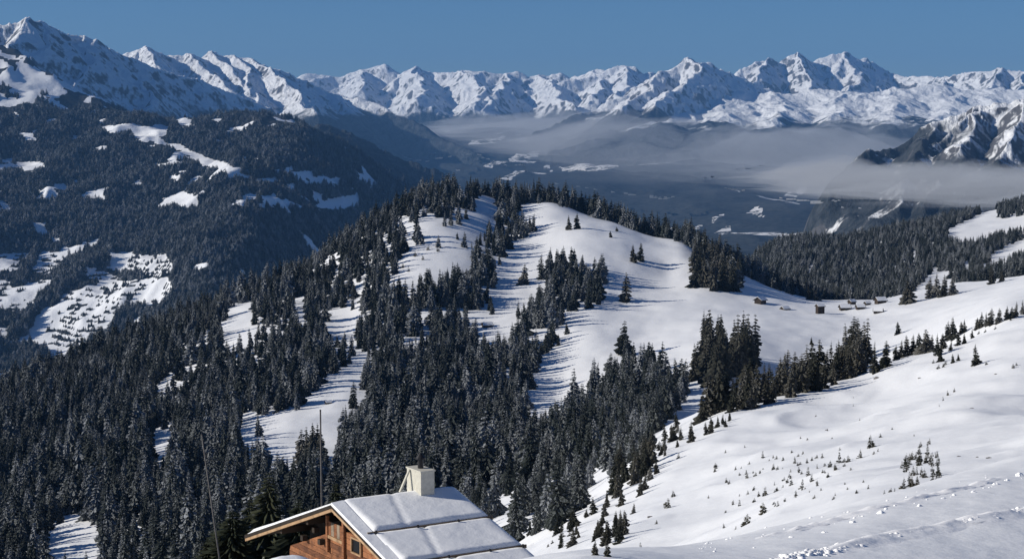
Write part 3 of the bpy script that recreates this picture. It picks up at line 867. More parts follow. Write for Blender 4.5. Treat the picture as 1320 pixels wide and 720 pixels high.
# stay clear of the right hand snowfield behind the skyline band
x, y, z, px, py, hh, hpx = (q[ok] for q in (x, y, z, px, py, hh, hpx))
r5 = np.random.default_rng(50)
ex = []
for u in np.concatenate([np.arange(612, 740, 2.2), np.arange(736, 893, 1.7), np.arange(888, 1000, 2.0)]):
    a_ = ray(u + r5.uniform(-2, 2), 300)[0]
    yy = np.linspace(1450, 2150, 500)
    D_ = yy[np.argmax(bil(GZ, np.full(500, a_), yy) / yy)] + r5.uniform(2, 55)
    ex.append((a_ * D_, D_, float(bil(GZ, a_, D_)), np.clip(r5.normal(21, 4.5), 10, 29)))
ex = np.array(ex)
x, y, z, hh = (np.r_[p, ex[:, i]] for i, p in enumerate((x, y, z, hh)))
px, py = proj(x, y, z); hpx = hh / y * F
HILL = dict(x=x, y=y, z=z, px=px, py=py, h=hh, hpx=hpx)

GRP = 'spruces of the dense forest'
# single trees and small clumps on the snow, each with its own place ---------------
LONE = [
    (807, 389, 40, 'lone tall spruce standing in the middle of the snowy hillside', None, 1.15),
    (805, 457, 46, 'tall narrow spruce at the lower edge of the snowy hillside', None, 1.0),
    (816, 338, 24, 'left spruce of the close pair high on the open snow', 'pair of spruces high on the snow', 1.1),
    (826, 336, 25, 'right spruce of the close pair high on the open snow', 'pair of spruces high on the snow', 1.1),
    (733, 296, 20, 'left of two small spruces just below the wooded summit', 'two small spruces below the summit', 1.1),
    (744, 295, 21, 'right of two small spruces just below the wooded summit', 'two small spruces below the summit', 1.1),
    (676, 366, 27, 'small spruce alone on the snow strip left of the middle clump', None, 1.15),
    (787, 306, 9, 'tiny dark spruce on the upper snow right of the summit', None, 1.3),
    (795, 298, 6, 'smallest dark tuft of spruce on the upper snow near the skyline', None, 1.4),
    (1157, 431, 18, 'lone small spruce on the flat white meadow below the huts', None, 1.2),
    (1046, 444, 11, 'tiny spruce on the hump left of the meadow tree row', None, 1.2),
    (1170, 391, 31, 'dark broad spruce at the right end of the hut meadow', None, 1.3),
    (1199, 384, 28, 'left spruce of the big clump on the meadow edge at right', 'clump on the meadow edge', 1.3),
    (1207, 383, 33, 'tallest spruce of the clump on the meadow edge at right', 'clump on the meadow edge', 1.25),
    (1217, 382, 30, 'third spruce from the left in the clump on the meadow edge', 'clump on the meadow edge', 1.3),
    (1228, 380, 28, 'right spruce of the clump on the meadow edge at right', 'clump on the meadow edge', 1.3),
    (1278, 366, 26, 'dark spruce on the white rim near the right edge of the picture', None, 1.3),
    (1291, 363, 15, 'small spruce just right of the dark one on the white rim', None, 1.3),
    (1008, 374, 25, 'first dark spruce at the saddle left of the huts', 'spruces at the saddle', 1.1),
    (1027, 379, 17, 'second and smaller dark spruce at the saddle left of the huts', 'spruces at the saddle', 1.3),
    (1042, 386, 24, 'broad dark spruce at the saddle nearest to the tall hut', 'spruces at the saddle', 1.4),
    (1051, 387, 17, 'low dark spruce at the foot of the saddle by the tall hut', 'spruces at the saddle', 1.3),
    (1257, 471, 30, 'bushy brownish spruce alone on the sunlit slope at right', None, 1.5),
    (1127, 481, 44, 'tall dark spruce at the right end of the lower tree row', None, 1.1),
    (1142, 473, 36, 'dark spruce where the tree row turns up the right slope', None, 1.15),
]
for t in LONE: place(*t)
ROW = [(1155, 464, 18), (1162, 461, 22), (1168, 459, 26), (1177, 457, 25), (1184, 454, 24), (1193, 455, 29), (1201, 452, 20), (1208, 458, 27), (1215, 450, 20), (1222, 439, 24), (1228, 438, 28), (1226, 452, 13), (1239, 430, 15), (1243, 429, 17), (1235, 445, 14), (1243, 443, 13),
       (1253, 436, 13), (1260, 424, 14), (1265, 422, 19), (1271, 421, 18), (1278, 419, 21), (1288, 416, 18), (1298, 412, 17), (1304, 410, 14), (1310, 408, 19), (1318, 405, 18), (1326, 402, 19), (1212, 466, 14), (1228, 468, 12), (1235, 465, 9)]
for t in ROW: place(t[0], t[1], t[2] * 1.12, 'small dark spruce in the row climbing the crest of the right slope', 'row of spruces climbing the right slope', 1.3)

def clump(poly, n, h0, h1, label, group, wide=1.0, mind=6.0, dmin=0, seed=1):
    r = np.random.default_rng(seed)
    xs, ys = [p[0] for p in poly], [p[1] for p in poly]
    got, tries, mine = 0, 0, []
    while got < n and tries < n * 60:
        tries += 1
        qx, qy = r.uniform(min(xs), max(xs)), r.uniform(min(ys), max(ys))
        if not inpoly(np.array([qx]), np.array([qy]), poly)[0]: continue
        if any(math.hypot((qx - ox) * 1.0, (qy - oy) * 1.4) < mind for ox, oy in mine): continue
        mine.append((qx, qy)); got += 1
        place(qx, qy, r.uniform(h0, h1), label, group, wide * r.uniform(.85, 1.15), dmin)
clump([(893, 490), (905, 455), (918, 450), (940, 470), (962, 462), (975, 462), (974, 478), (950, 490), (920, 498)], 34, 48, 74, 'tall spruce of the tight stand casting long shadows on the meadow', 'stand of tall spruces at the meadow', .85, 4.5, seed=2)
clump([(895, 548), (940, 532), (1000, 522), (1060, 503), (1100, 486), (1125, 476), (1110, 465), (1085, 470), (1075, 480), (1040, 490), (1000, 500), (960, 512), (905, 538)], 54, 32, 58, 'dark spruce in the lower tree row along the shaded gully edge', 'lower tree row along the gully', 1.05, 6, seed=3)
clump([(1082, 470), (1090, 455), (1115, 462), (1120, 470), (1100, 480)], 8, 44, 62, 'tall spruce in the knot of trees rising above the lower tree row', 'knot of trees above the row', 1.0, 6, seed=4)
clump([(893, 345), (893, 372), (935, 378), (952, 374), (958, 358), (925, 335), (905, 318)], 24, 34, 50, 'dark spruce of the shady stand on the right shoulder of the hill', 'shady stand on the hill shoulder', .9, 5.5, seed=5)
clump([(381, 590), (412, 590), (414, 600), (378, 600)], 7, 44, 56, 'dark spruce of the tight clump in front of the big forest clearing', 'clump in front of the forest clearing', .9, 4.5, seed=9)
clump([(765, 716), (775, 700), (790, 690), (800, 676), (806, 690), (790, 712), (775, 722)], 8, 22, 36, 'small dark spruce in the cluster beside the lower snow tongue', 'cluster by the lower snow tongue', 1.2, 6, seed=6)
clump([(800, 610), (835, 585), (842, 600), (830, 615), (800, 640), (785, 645)], 12, 32, 52, 'broad spruce at the right fringe of the forest beside the white slope', 'fringe spruces by the white slope', 1.1, 6, seed=7)
clump([(893, 566), (940, 538), (945, 545), (905, 566)], 7, 10, 20, 'little spruce in front of the lower tree row on the snow rim', 'little spruces on the snow rim', 1.2, 4, seed=8)

clump([(700, 694), (760, 664), (800, 645), (842, 604), (850, 570), (868, 586), (835, 640), (795, 690), (725, 712)], 30, 9, 27, 'low young spruce along the ragged forest edge beside the white slope', 'ragged forest edge by the slope', 1.25, 6, seed=10)
clump([(850, 560), (885, 545), (900, 560), (880, 585), (855, 590)], 10, 12, 30, 'low spruce in the shaded hollow where forest meets the slope', 'low spruces in the shaded hollow', 1.2, 6, seed=11)
# forest trees: the largest in the picture one by one, the rest as one wood ---------
n_ind = len([o for o in bpy.data.objects if o.name.startswith('spruce_tree')])
occ = np.array(occupied)
far = np.array([np.min(np.hypot(occ[:, 0] - u, occ[:, 1] - w)) > 4.5 for u, w in zip(HILL['x'], HILL['y'])])
for k in HILL: HILL[k] = HILL[k][far]
inframe = (HILL['px'] > 4) & (HILL['px'] < 1316) & (HILL['py'] < 716) & (HILL['py'] - HILL['hpx'] > 5)
hut_hide = (HILL['px'] > 300) & (HILL['px'] < 690) & (HILL['py'] - .6 * HILL['hpx'] > 640)
score = HILL['hpx'] * (inframe & ~hut_hide)
order = np.argsort(-score)
NIND = 300 - n_ind
for i in order[:NIND]:
    w = 1.0 + random.uniform(-.12, .15)
    if HILL['px'][i] > 640:
        lab, gr = 'grey frosted spruce in the lower forest right of the chalet roof', 'lower forest right of the chalet'
    elif HILL['px'][i] > 300:
        lab, gr = 'grey frosted spruce in the lower forest just behind the chalet', 'lower forest behind the chalet'
    else:
        lab, gr = 'grey frosted spruce in the lower forest at the bottom left', 'lower forest at the bottom left'
    spruce((HILL['x'][i], HILL['y'][i], HILL['z'][i]), HILL['h'][i], lab, gr, w)
rest = order[NIND:]

def wood(name, label, xyz, scl, idx, sources):
    me = bpy.data.meshes.new(name)
    me.from_pydata([], [], [])
    n = len(xyz)
    me.vertices.add(n); me.vertices.foreach_set('co', np.asarray(xyz, np.float32).ravel())
    t = me.attributes.new('scl', 'FLOAT_VECTOR', 'POINT'); t.data.foreach_set('vector', np.asarray(scl, np.float32).ravel())
    t = me.attributes.new('rot', 'FLOAT_VECTOR', 'POINT')
    rr = np.zeros((n, 3)); rr[:, 2] = rng.uniform(0, 6.28, n); rr[:, :2] = rng.normal(0, .035, (n, 2))
    t.data.foreach_set('vector', rr.astype(np.float32).ravel())
    t = me.attributes.new('idx', 'INT', 'POINT'); t.data.foreach_set('value', np.asarray(idx, np.int32))
    me.update()
    o = bpy.data.objects.new(name, me); link(o)
    g = bpy.data.node_groups.new(name + '_nodes', 'GeometryNodeTree')
    g.interface.new_socket('Geometry', in_out='INPUT', socket_type='NodeSocketGeometry')
    g.interface.new_socket('Geometry', in_out='OUTPUT', socket_type='NodeSocketGeometry')
    gi, go = g.nodes.new('NodeGroupInput'), g.nodes.new('NodeGroupOutput')
    ip = g.nodes.new('GeometryNodeInstanceOnPoints')
    jg = g.nodes.new('GeometryNodeJoinGeometry')
    for s in reversed(sources):
        oi = g.nodes.new('GeometryNodeObjectInfo')
        oi.transform_space = 'ORIGINAL'
        oi.inputs['Object'].default_value = s
        oi.inputs['As Instance'].default_value = True
        g.links.new(oi.outputs['Geometry'], jg.inputs[0])
    def named(nm, ty):
        k = g.nodes.new('GeometryNodeInputNamedAttribute'); k.data_type = ty; k.inputs['Name'].default_value = nm
        return k.outputs[0]
    g.links.new(gi.outputs[0], ip.inputs['Points'])
    g.links.new(jg.outputs[0], ip.inputs['Instance'])
    ip.inputs['Pick Instance'].default_value = True
    g.links.new(named('idx', 'INT'), ip.inputs['Instance Index'])
    g.links.new(named('rot', 'FLOAT_VECTOR'), ip.inputs['Rotation'])
    g.links.new(named('scl', 'FLOAT_VECTOR'), ip.inputs['Scale'])
    g.links.new(ip.outputs[0], go.inputs[0])
    md = o.modifiers.new('wood', 'NODES'); md.node_group = g
    return tag(o, label, None, None, 'stuff')

src = []
for o in bpy.data.objects:
    if o.name.startswith('crown') and o.data in CROWN and all(s.data != o.data for s in src): src.append(o)
def scales(h, wl=.85, wh=1.2):
    s = h / H0; w = s * rng.uniform(wl, wh, len(h))
    return np.c_[w, w, s]
xyz = np.c_[HILL['x'], HILL['y'], HILL['z'] - .02 * HILL['h']][rest]
wood('spruce_forest', 'dense frosted spruce forest covering the wooded hill', xyz, scales(HILL['h'][rest], .75, 1.28), rng.integers(0, len(src), len(rest)), src)

# wood on the ridge at the right
R_CLEAR = [[(1217, 298), (1233, 290), (1250, 283), (1287, 263), (1281, 283), (1325, 277), (1325, 288), (1283, 296), (1257, 304), (1237, 306)], [(1262, 336), (1297, 318), (1325, 306), (1325, 316), (1297, 328), (1267, 339)],
           [(1177, 374), (1203, 350), (1237, 350), (1227, 358), (1197, 368), (1187, 384)], [(1195, 349), (1205, 344), (1210, 350)], [(1236, 343), (1250, 335), (1250, 345)], [(1173, 326), (1182, 322), (1180, 330)], [(1135, 282), (1150, 276), (1145, 284)]]
pts = scatter(8.2, 1560, 3150, .10, .38, 78)
x, y = pts[:, 0], pts[:, 1]; z = zat(x, y)
px, py = proj(x, y, z)
vis = (z / y) > bil(RUN, x / y, y) - .0035
h = np.clip(rng.normal(13, 3, len(x)), 7, 20); hp = h / y * F
ok = vis & (y > np.interp(px, [900, 1000, 1060, 1100, 1150, 1180, 1320, 1500], [1760, 1760, 1680, 1640, 1640, 1700, 1600, 1550])) & (px > 940)
for fr in (0, .5, .85): ok &= ~anypoly(px, py - fr * hp, R_CLEAR)
ok &= rng.uniform(0, 1, len(x)) < np.clip(.9 + .4 * fbm(x / 90, y / 90, 3, 112), .3, 1)
wood('ridge_forest', 'grey frosted conifer wood on the ridge behind the huts at right', np.c_[x, y, z - .4][ok], scales(h[ok], .9, 1.3), rng.integers(0, len(src), ok.sum()), src)

# wood on the left mountain
r2 = np.random.default_rng(5)
N = 150000
a = r2.uniform(-.34, -.02, N); y = np.exp(r2.uniform(math.log(4900), math.log(10300), N))
def bil1(A, a, y):
    fi = np.clip(np.interp(y, ya, np.arange(len(ya))), 0, len(ya) - 1.001); i = fi.astype(int); fi -= i
    fj = np.clip((a - aa[0]) / (aa[1] - aa[0]), 0, len(aa) - 1.001); j = fj.astype(int); fj -= j
    return (A[i, j] * (1 - fj) + A[i, j + 1] * fj) * (1 - fi) + (A[i + 1, j] * (1 - fj) + A[i + 1, j + 1] * fj) * fi
z = bil1(Z1, a, y); x = a * y
px, py = proj(x, y, z)
wd, terr = l1_wood(px, py, x, y, z)
vis = (z / y > bil1(RUN1, a, y) - .002) & (z / y > bil(RUN, a, np.full(N, 4300.0)) - .012)
hp1 = 20 / y * F
for fr in (.5, .95): wd &= l1_wood(px, py - fr * hp1, x, y, z)[0] | terr
ok = wd & vis & ~(terr & (r2.uniform(0, 1, N) > .55)) & (px > -25) & (z < 60 + 120 * fbm(x / 500, y / 500, 3, 115))
h = np.clip(r2.normal(24, 7, N) * (1 + .4 * fbm(x / 130, y / 190, 2, 119)), 8, 42) * np.where(terr, .42, 1)
sc = np.c_[h / H0 * 1.55, h / H0 * 1.55, h / H0][ok]
print('hill trees', len(rest), 'left wood', ok.sum())
wood('mountain_forest', 'dark conifer wood covering the big mountain flank on the left', np.c_[x, y, z - 1][ok], sc, r2.integers(0, len(src), ok.sum()), src)

# saplings poking out of the snow -------------------------------------------------
SAP = [crown_mesh('sapling_mesh', 300 + i, M_SAP, 1.0, .30 + .06 * (i % 3), 9, 7, .02, .75, .25) for i in range(5)]
def sapling(px, py, hp, label, group, wide=1.0, dmin=0, dmax=1e9):
    p = hit(px, py, dmin, dmax); h = hp * p[1] / F
    o = bpy.data.objects.new('sapling', random.choice(SAP)); link(o)
    o.location = (p[0], p[1], p[2] - .06 * h); o.rotation_euler = (random.uniform(-.08, .08), random.uniform(-.08, .08), random.uniform(0, 6.28))
    o.scale = (h * wide, h * wide, h)
    return tag(o, label, 'sapling', group)
B1 = [(725, 290, 35), (605, 348, 30), (640, 345, 20), (685, 330, 25), (310, 330, 20), (250, 408, 15), (485, 398, 25), (500, 420, 22), (462, 445, 25), (437, 478, 18), (318, 475, 25), (220, 515, 18), (370, 515, 15), (540, 330, 15), (570, 365, 20), (590, 372, 15),
      (550, 388, 10), (350, 375, 18), (368, 375, 12), (388, 340, 12), (350, 330, 10), (445, 360, 12), (480, 350, 15), (500, 340, 12), (520, 370, 12), (205, 375, 12), (170, 425, 15), (180, 430, 12), (420, 435, 18), (418, 408, 10), (295, 478, 15), (275, 455, 10), (252, 470, 12), (355, 435, 10),
      (355, 462, 8), (195, 510, 14), (740, 315, 10), (755, 305, 10), (765, 250, 12), (560, 225, 8), (455, 255, 7), (100, 485, 10), (160, 600, 14), (205, 605, 10), (465, 315, 10), (590, 475, 9), (535, 455, 8), (240, 290, 8), (165, 310, 10), (515, 170, 7), (685, 185, 7), (810, 220, 7), (895, 245, 6)]
for u, w, h in B1:
    sapling(880 + u / 3, 480 + w / 3, h / 3 * 1.65, 'small brown young conifer poking out of the sunlit slope at right', 'young conifers scattered on the sunlit slope', 1.1, 90)
r6 = random.Random(17)
B2 = []
while len(B2) < 64:
    u, w = r6.gauss(430, 170), r6.gauss(400, 70)
    if 60 < u < 820 and 180 < w < 620 - (u * .22) and w > 420 - u * .45: B2.append((u, w, r6.uniform(5, 13)))
for u, w, h in B2:
    sapling(880 + u / 3, 480 + w / 3, h / 3 * 1.6, 'mere tuft of a conifer top showing through the sunlit snow', 'tufts showing through the sunlit snow', 1.5, 90)
for u, w, h, l in ((313, 545, 48, 'largest yellowish bush on the lower sunlit slope'), (250, 585, 44, 'ragged brown bush just below the yellowish one on the slope')):
    sapling(880 + u / 3, 480 + w / 3, h / 3 * 1.1, l, None, 1.4, 90)
r3 = random.Random(4)
for k in range(60):
    u, w = r3.uniform(840, 1000), r3.uniform(310, 452)
    if w - 300 < (920 - u) * .8 or w > 452 - (u - 860) * .12: continue
    sapling(880 + u / 3, 480 + w / 3, r3.uniform(28, 54) / 3, 'young conifer in the dense dark thicket on the sunlit slope', 'dense thicket of young conifers', .9, 90)
for u, w, h in ((780, 470, 20), (805, 462, 22), (820, 458, 16), (765, 480, 9)):
    sapling(880 + u / 3, 480 + w / 3, h / 3, 'little sapling at the lower left end of the dense thicket', 'saplings at the thicket end', 1.2, 90)
for u, w, h in ((1025, 88, 24), (1050, 75, 20), (1008, 108, 20), (992, 130, 11), (660, 130, 10), (660, 98, 8)):
    sapling(880 + u / 3, 480 + w / 3, h / 3, 'tiny young spruce high on the sunlit slope under the crest row', 'tiny spruces high on the slope', .9, 90)
for u, w, h in ((955, 277, 28), (920, 288, 28)):
    sapling(880 + u / 3, 480 + w / 3, h / 3, 'young spruce standing just above the dense thicket', 'young spruces above the thicket', 1.0, 90)
for px, py, h in ((1271, 470, 6), (1306, 474, 7), (1310, 471, 5), (1203, 468, 6), (1210, 475, 7), (1216, 473, 6), (1219, 470, 7), (1262, 430, 5), (1270, 428, 5), (1283, 424, 5), (1303, 413, 4)):
    sapling(px, py, h, 'dark tuft of young spruce in the snow along the crest row', 'dark tufts along the crest row', 1.3, 90)
for px, py, h in ((725, 692, 14), (735, 690, 9), (715, 690, 10), (826, 706, 9), (861, 654, 15), (868, 640, 10), (875, 590, 9), (870, 560, 9), (712, 700, 6), (745, 678, 8), (707, 704, 5), (846, 675, 7)):
    sapling(px, py, h, 'little dark conifer on the snow tongue right of the chalet', 'little conifers on the snow tongue', 1.3, 90)
for px, py, h in ((552, 322, 7), (564, 324, 7), (535, 330, 8), (545, 335, 7), (519, 345, 8), (527, 350, 8), (510, 352, 7)):
    sapling(px, py, h, 'small dark conifer on the upper snow clearing left of the summit', 'small conifers in the upper clearing', 1.2, 90)

# rocks showing through the snow
def blob(name, p, s, mat, seed, squash=.6, sub=2):
    import bmesh
    bm = bmesh.new()
    bmesh.ops.create_icosphere(bm, subdivisions=sub, radius=1)
    r = np.random.default_rng(seed)
    off = r.uniform(0, 50, 2)
    for v in bm.verts:
        k = 1 + .35 * float(noise(v.co.x * 1.3 + off[0], v.co.y * 1.3 + v.co.z * 1.1 + off[1])) + .12 * float(noise(v.co.x * 3 + off[1], v.co.z * 3 + off[0]))
        v.co *= k * s; v.co.z *= squash
    me = bpy.data.meshes.new(name); bm.to_mesh(me); bm.free()
    me.materials.append(mat)
    o = bpy.data.objects.new(name, me); link(o)
    o.location = (p[0], p[1], p[2] - .25 * s * squash); o.rotation_euler = (0, 0, r.uniform(0, 6))
    return o
for i, (px, py, w) in enumerate(((1131, 487, 9), (1186, 487, 5), (1284, 482, 5), (1236, 588, 6), (1260, 589, 5), (1275, 590, 8), (1253, 526, 6), (1066, 554, 5), (838, 666, 9))):
    p = hit(px, py, 90)
    tag(blob('rock', p, w * .5 * p[1] / F, M_ROCK, 500 + i, .45), 'low grey rock poking through the snow of the sunlit slope', 'rock', 'rocks poking through the snow')

# ================================================================== NEAR SLOPE: TRACK AND SNOW CLODS
def berm(name, label, line, wpx, h, seed, lump=.25):
    p = [hit(px, py, 0, 95) for px, py in line]
    pts = []
    for q0, q1 in zip(p[:-1], p[1:]):
        n = max(2, int(np.linalg.norm(q1 - q0) / .18))
        pts += [q0 + (q1 - q0) * t for t in np.arange(n) / n]
    pts = np.array(pts)
    d = np.gradient(pts, axis=0)[:, :2]; d /= np.linalg.norm(d, axis=1)[:, None]
    nrm = np.c_[d[:, 1], -d[:, 0]]
    endt = np.clip(np.minimum(np.arange(len(pts)), np.arange(len(pts))[::-1]) / 18.0, 0, 1)
    rows = []
    m = 14
    for j in range(m):
        u = j / (m - 1) * 2.6 - 1
        w = wpx * (1 + .35 * noise(pts[:, 0] * .9, pts[:, 1] * .9, seed))
        w = w + .05 * noise(pts[:, 0] * 5, pts[:, 1] * 5 + 9 * u, seed + 3)
        xy = pts[:, :2] + nrm * (u * w)[:, None]
        zz = zat(xy[:, 0], xy[:, 1]) - .03 + .024 * endt + h * endt * ((1 - u * u) if u < 0 else np.clip(1 - u / 1.6, 0, 1) ** 1.2) * (1 + lump * noise(xy[:, 0] * 2.3, xy[:, 1] * 2.3, seed + 5) + .5 * lump * noise(xy[:, 0] * 6, xy[:, 1] * 6, seed + 6))
        rows.append(np.c_[xy, zz])
    R = np.stack(rows)
    o = grid_mesh(name, R[..., 0], R[..., 1], R[..., 2], M_SUNCAUGHT)
    return tag(o, label, None, None, 'structure')
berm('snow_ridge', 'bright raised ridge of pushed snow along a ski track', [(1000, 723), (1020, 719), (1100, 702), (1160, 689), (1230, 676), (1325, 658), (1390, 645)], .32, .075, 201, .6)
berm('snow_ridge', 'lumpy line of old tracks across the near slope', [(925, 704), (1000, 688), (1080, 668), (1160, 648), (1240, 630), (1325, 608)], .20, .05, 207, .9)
def rubble(name, label, line, per, size, spread, seed):
    """a ridge of broken snow lumps thrown up along a track, one mesh"""
    import bmesh
    r = np.random.default_rng(seed)
    bm = bmesh.new(); bmesh.ops.create_icosphere(bm, subdivisions=1, radius=1)
    bv = np.array([v.co[:] for v in bm.verts]); bf = [tuple(v.index for v in f.verts) for f in bm.faces]; bm.free()
    p = [hit(px, py, 0, 95) for px, py in line]
    vs, fs = [], []
    for q0, q1 in zip(p[:-1], p[1:]):
        n = int(np.linalg.norm(q1 - q0) * per)
        for t in r.uniform(0, 1, n):
            c = q0 + (q1 - q0) * t + np.r_[r.normal(0, spread, 2), 0]
            sz = size * r.uniform(.5, 1.5)
            c[2] = float(zat(np.array([c[0]]), np.array([c[1]]))[0]) + sz * .1
            b = len(vs)
            vs += [tuple(c + w * sz * np.r_[r.uniform(.8, 1.3), r.uniform(.8, 1.3), r.uniform(.6, .95)] * r.uniform(.85, 1.15)) for w in bv]
            fs += [tuple(i + b for i in f) for f in bf]
    return tag(build(name, vs, fs, M_SUNCAUGHT, None, True), label, None, None, 'stuff')
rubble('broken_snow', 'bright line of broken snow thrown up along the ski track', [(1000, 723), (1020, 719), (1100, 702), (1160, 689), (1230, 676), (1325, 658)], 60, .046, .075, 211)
r4 = random.Random(9)
clods = [(1136, 661, 11), (1099, 673, 9), (1185, 652, 8), (1216, 642, 6), (1284, 624, 9), (1314, 613, 12), (1298, 619, 7), (1255, 634, 8), (1230, 638, 6), (1063, 686, 7), (1020, 692, 6)]
t = 0
for px, py, w in clods:
    p = hit(px, py, 0, 95)
    t += 1
    tag(blob('snow_clod', p, w * .5 * p[1] / F, M_SUNCAUGHT, 600 + t, .85, 3), 'larger white lump of snow lying along the old track', 'snow clod', 'larger snow lumps on the near slope')
for k in range(60):
    px = r4.uniform(900, 1318); py = 716 - (px - 850) * .222 + r4.gauss(0, 6)
    p = hit(px, py, 0, 95); t += 1
    tag(blob('snow_crumb', p, r4.uniform(1.6, 5) * .5 * p[1] / F, M_SUNCAUGHT, 700 + t, .8, 2), 'small crumb of snow scattered along the old track', 'snow crumb', 'snow crumbs on the near slope')

# ================================================================== CHALET
HA = at(430, 649, 80.0)                           # gable apex (top of the roof boards)
RZ = math.radians(31.7)
APEX = 6.6
CH = empty('chalet', (HA[0], HA[1], HA[2] - APEX), RZ)
tag(CH, 'timber chalet with a snow laden roof and white chimney in the foreground', 'chalet')
RL = 6.45                                          # ridge length along +x
PL, PR = math.radians(18.9), math.radians(15.6)     # left (+y) and right (-y) pitch
WL_, WR_ = 10.0, 9.6
tl, tr = math.tan(PL), math.tan(PR)
def zroof(yv): return APEX - (yv * tl if yv > 0 else -yv * tr)
def flare(yv): return RL + (.25 * min(1, -yv / 9.0) if yv < 0 else 0)
OV = 0.7                                         # wall sits behind the verge
# deck boards
def slab_obj(name, mat, y0, y1, t0, t1, x0, x1a, x1b):
    mb = MB()
    mb.prism([(x0, y0, zroof(y0) + t0), (x1a, y0, zroof(y0) + t0), (x1b, y1, zroof(y1) + t0), (x0, y1, zroof(y1) + t0)],
             [(x0, y0, zroof(y0) + t1), (x1a, y0, zroof(y0) + t1), (x1b, y1, zroof(y1) + t1), (x0, y1, zroof(y1) + t1)])
    return mb.build(name, mat, CH)
slab_obj('roof', M_DARKWOOD, .0, WL_, -.16, -.02, 0, RL, RL)
slab_obj('roof', M_DARKWOOD, -WR_, -.002, -.16, -.02, 0, flare(-WR_), RL)
# barge boards, trimmed pale
for s, (yy, w) in enumerate(((WL_, 1), (-WR_, -1))):
    mb = MB(); z0, z1 = zroof(0), zroof(yy)
    mb.prism([(-.10, .002 * w, z0 - .34), (-.10, yy, z1 - .34), (-.10, yy, z1 - .19), (-.10, .002 * w, z0 - .19)], [(-.004, .002 * w, z0 - .34), (-.004, yy, z1 - .34), (-.004, yy, z1 - .19), (-.004, .002 * w, z0 - .19)])
    mb.build('barge_board', M_TRIM, CH)
    mb = MB()
    mb.prism([(-.13, .002 * w, z0 - .186), (-.13, yy, z1 - .186), (-.13, yy, z1 - .02), (-.13, .002 * w, z0 - .02)], [(-.002, .002 * w, z0 - .186), (-.002, yy, z1 - .186), (-.002, yy, z1 - .02), (-.002, .002 * w, z0 - .02)])
    mb.build('roof_edge', M_DARKWOOD, CH)
# purlins carrying the overhang
for yy in (0.0, 3.0, 6.0, -2.9, -5.8):
    mb = MB(); zt = zroof(yy) - .18 - (.04 if yy else .06)
    mb.box(.06, OV + 1.09, yy - .13, yy + .13, zt - .30, zt)
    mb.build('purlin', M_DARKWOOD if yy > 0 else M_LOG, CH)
# gable wall: horizontal boards, one by one
BH = .27
zb = -1.0
HW = 6.4
k = 0
pieces = []
while zb < APEX - 1.45:
    zt = zb + BH - .02
    yl = min(HW, (APEX - 1.15 - zt) / tl); yr = -min(HW, (APEX - 1.15 - zt) / tr)
    yl0 = min(HW, (APEX - 1.15 - zb) / tl); yr0 = -min(HW, (APEX - 1.15 - zb) / tr)
    xo = OV + random.uniform(-.015, .015)
    cut = sorted([yr * .9, random.uniform(-3.4, -2.4), random.uniform(1.6, 2.6), yl * .9])
    ends = [(yr0, yr)] + [(c, c) for c in cut[1:3] if yr + .4 < c < yl - .4] + [(yl0, yl)]
    for (a0, a1), (b0, b1) in zip(ends[:-1], ends[1:]):
        mb = MB(); g = .012
        mb.prism([(xo, a0 + g, zb), (xo + .12, a0 + g, zb), (xo + .12, b0 - g, zb), (xo, b0 - g, zb)],
                 [(xo, a1 + g, zt), (xo + .12, a1 + g, zt), (xo + .12, b1 - g, zt), (xo, b1 - g, zt)])
        mb.build('plank', M_LOG, CH)
    zb += BH
    k += 1
# wall core behind the boards and the other walls
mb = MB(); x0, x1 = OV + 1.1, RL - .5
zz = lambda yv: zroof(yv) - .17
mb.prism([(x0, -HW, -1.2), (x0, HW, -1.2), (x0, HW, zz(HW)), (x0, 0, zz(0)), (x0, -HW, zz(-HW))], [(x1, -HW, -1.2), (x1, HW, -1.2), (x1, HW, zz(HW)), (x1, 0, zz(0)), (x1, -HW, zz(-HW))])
mb.build('wall', M_DARKWOOD, CH)  # dark timber stands in for the shade in the open gable top
# loft door with posts, lintel and boards; little dark window to its right
for yy in (1.95, .25):
    mb = MB(); zt = APEX - .95
    mb.box(OV - .14, OV - .03, yy - .09, yy + .09, zt - 1.75, zt - .02)
    mb.build('post', M_LOG, CH)
mb = MB(); mb.box(OV - .12, OV - .035, -.88 + 1.22, 1.86, APEX - 2.02, APEX - 1.88); mb.build('lintel', M_TRIM, CH)
for j in range(5):
    y0 = .36 + j * .30
    mb = MB(); mb.box(OV - .085, OV - .03, y0 + .01, y0 + .29, APEX - 1.86, APEX - 1.22); mb.build('door_board', M_GREYWOOD if j % 2 else M_LOG, CH)
WY, WZ = -1.0, APEX - 1.85
mb = MB(); mb.box(OV - .05, OV - .025, WY - .42, WY + .42, WZ - .30, WZ + .30); wd = mb.build('window', M_GLASSDARK, CH)
mb = MB()
for q in ((WY - .50, WY - .42, WZ - .30, WZ + .30), (WY + .42, WY + .50, WZ - .30, WZ + .30)): mb.box(OV - .11, OV - .026, *q)
for q in ((WY - .50, WY + .50, WZ + .30, WZ + .38), (WY - .50, WY + .50, WZ - .38, WZ - .30)): mb.box(OV - .112, OV - .026, *q)
mb.build('window_frame', M_TRIM, wd)
for yy, dz in ((3.1, -1.45), (2.5, -1.9), (4.4, -2.1)):
    mb = MB(); zt = APEX + dz - .3; mb.box(OV - .28, OV - .02, yy - .13, yy + .13, zt - .26, zt); mb.build('beam_end', M_DARKWOOD, CH)

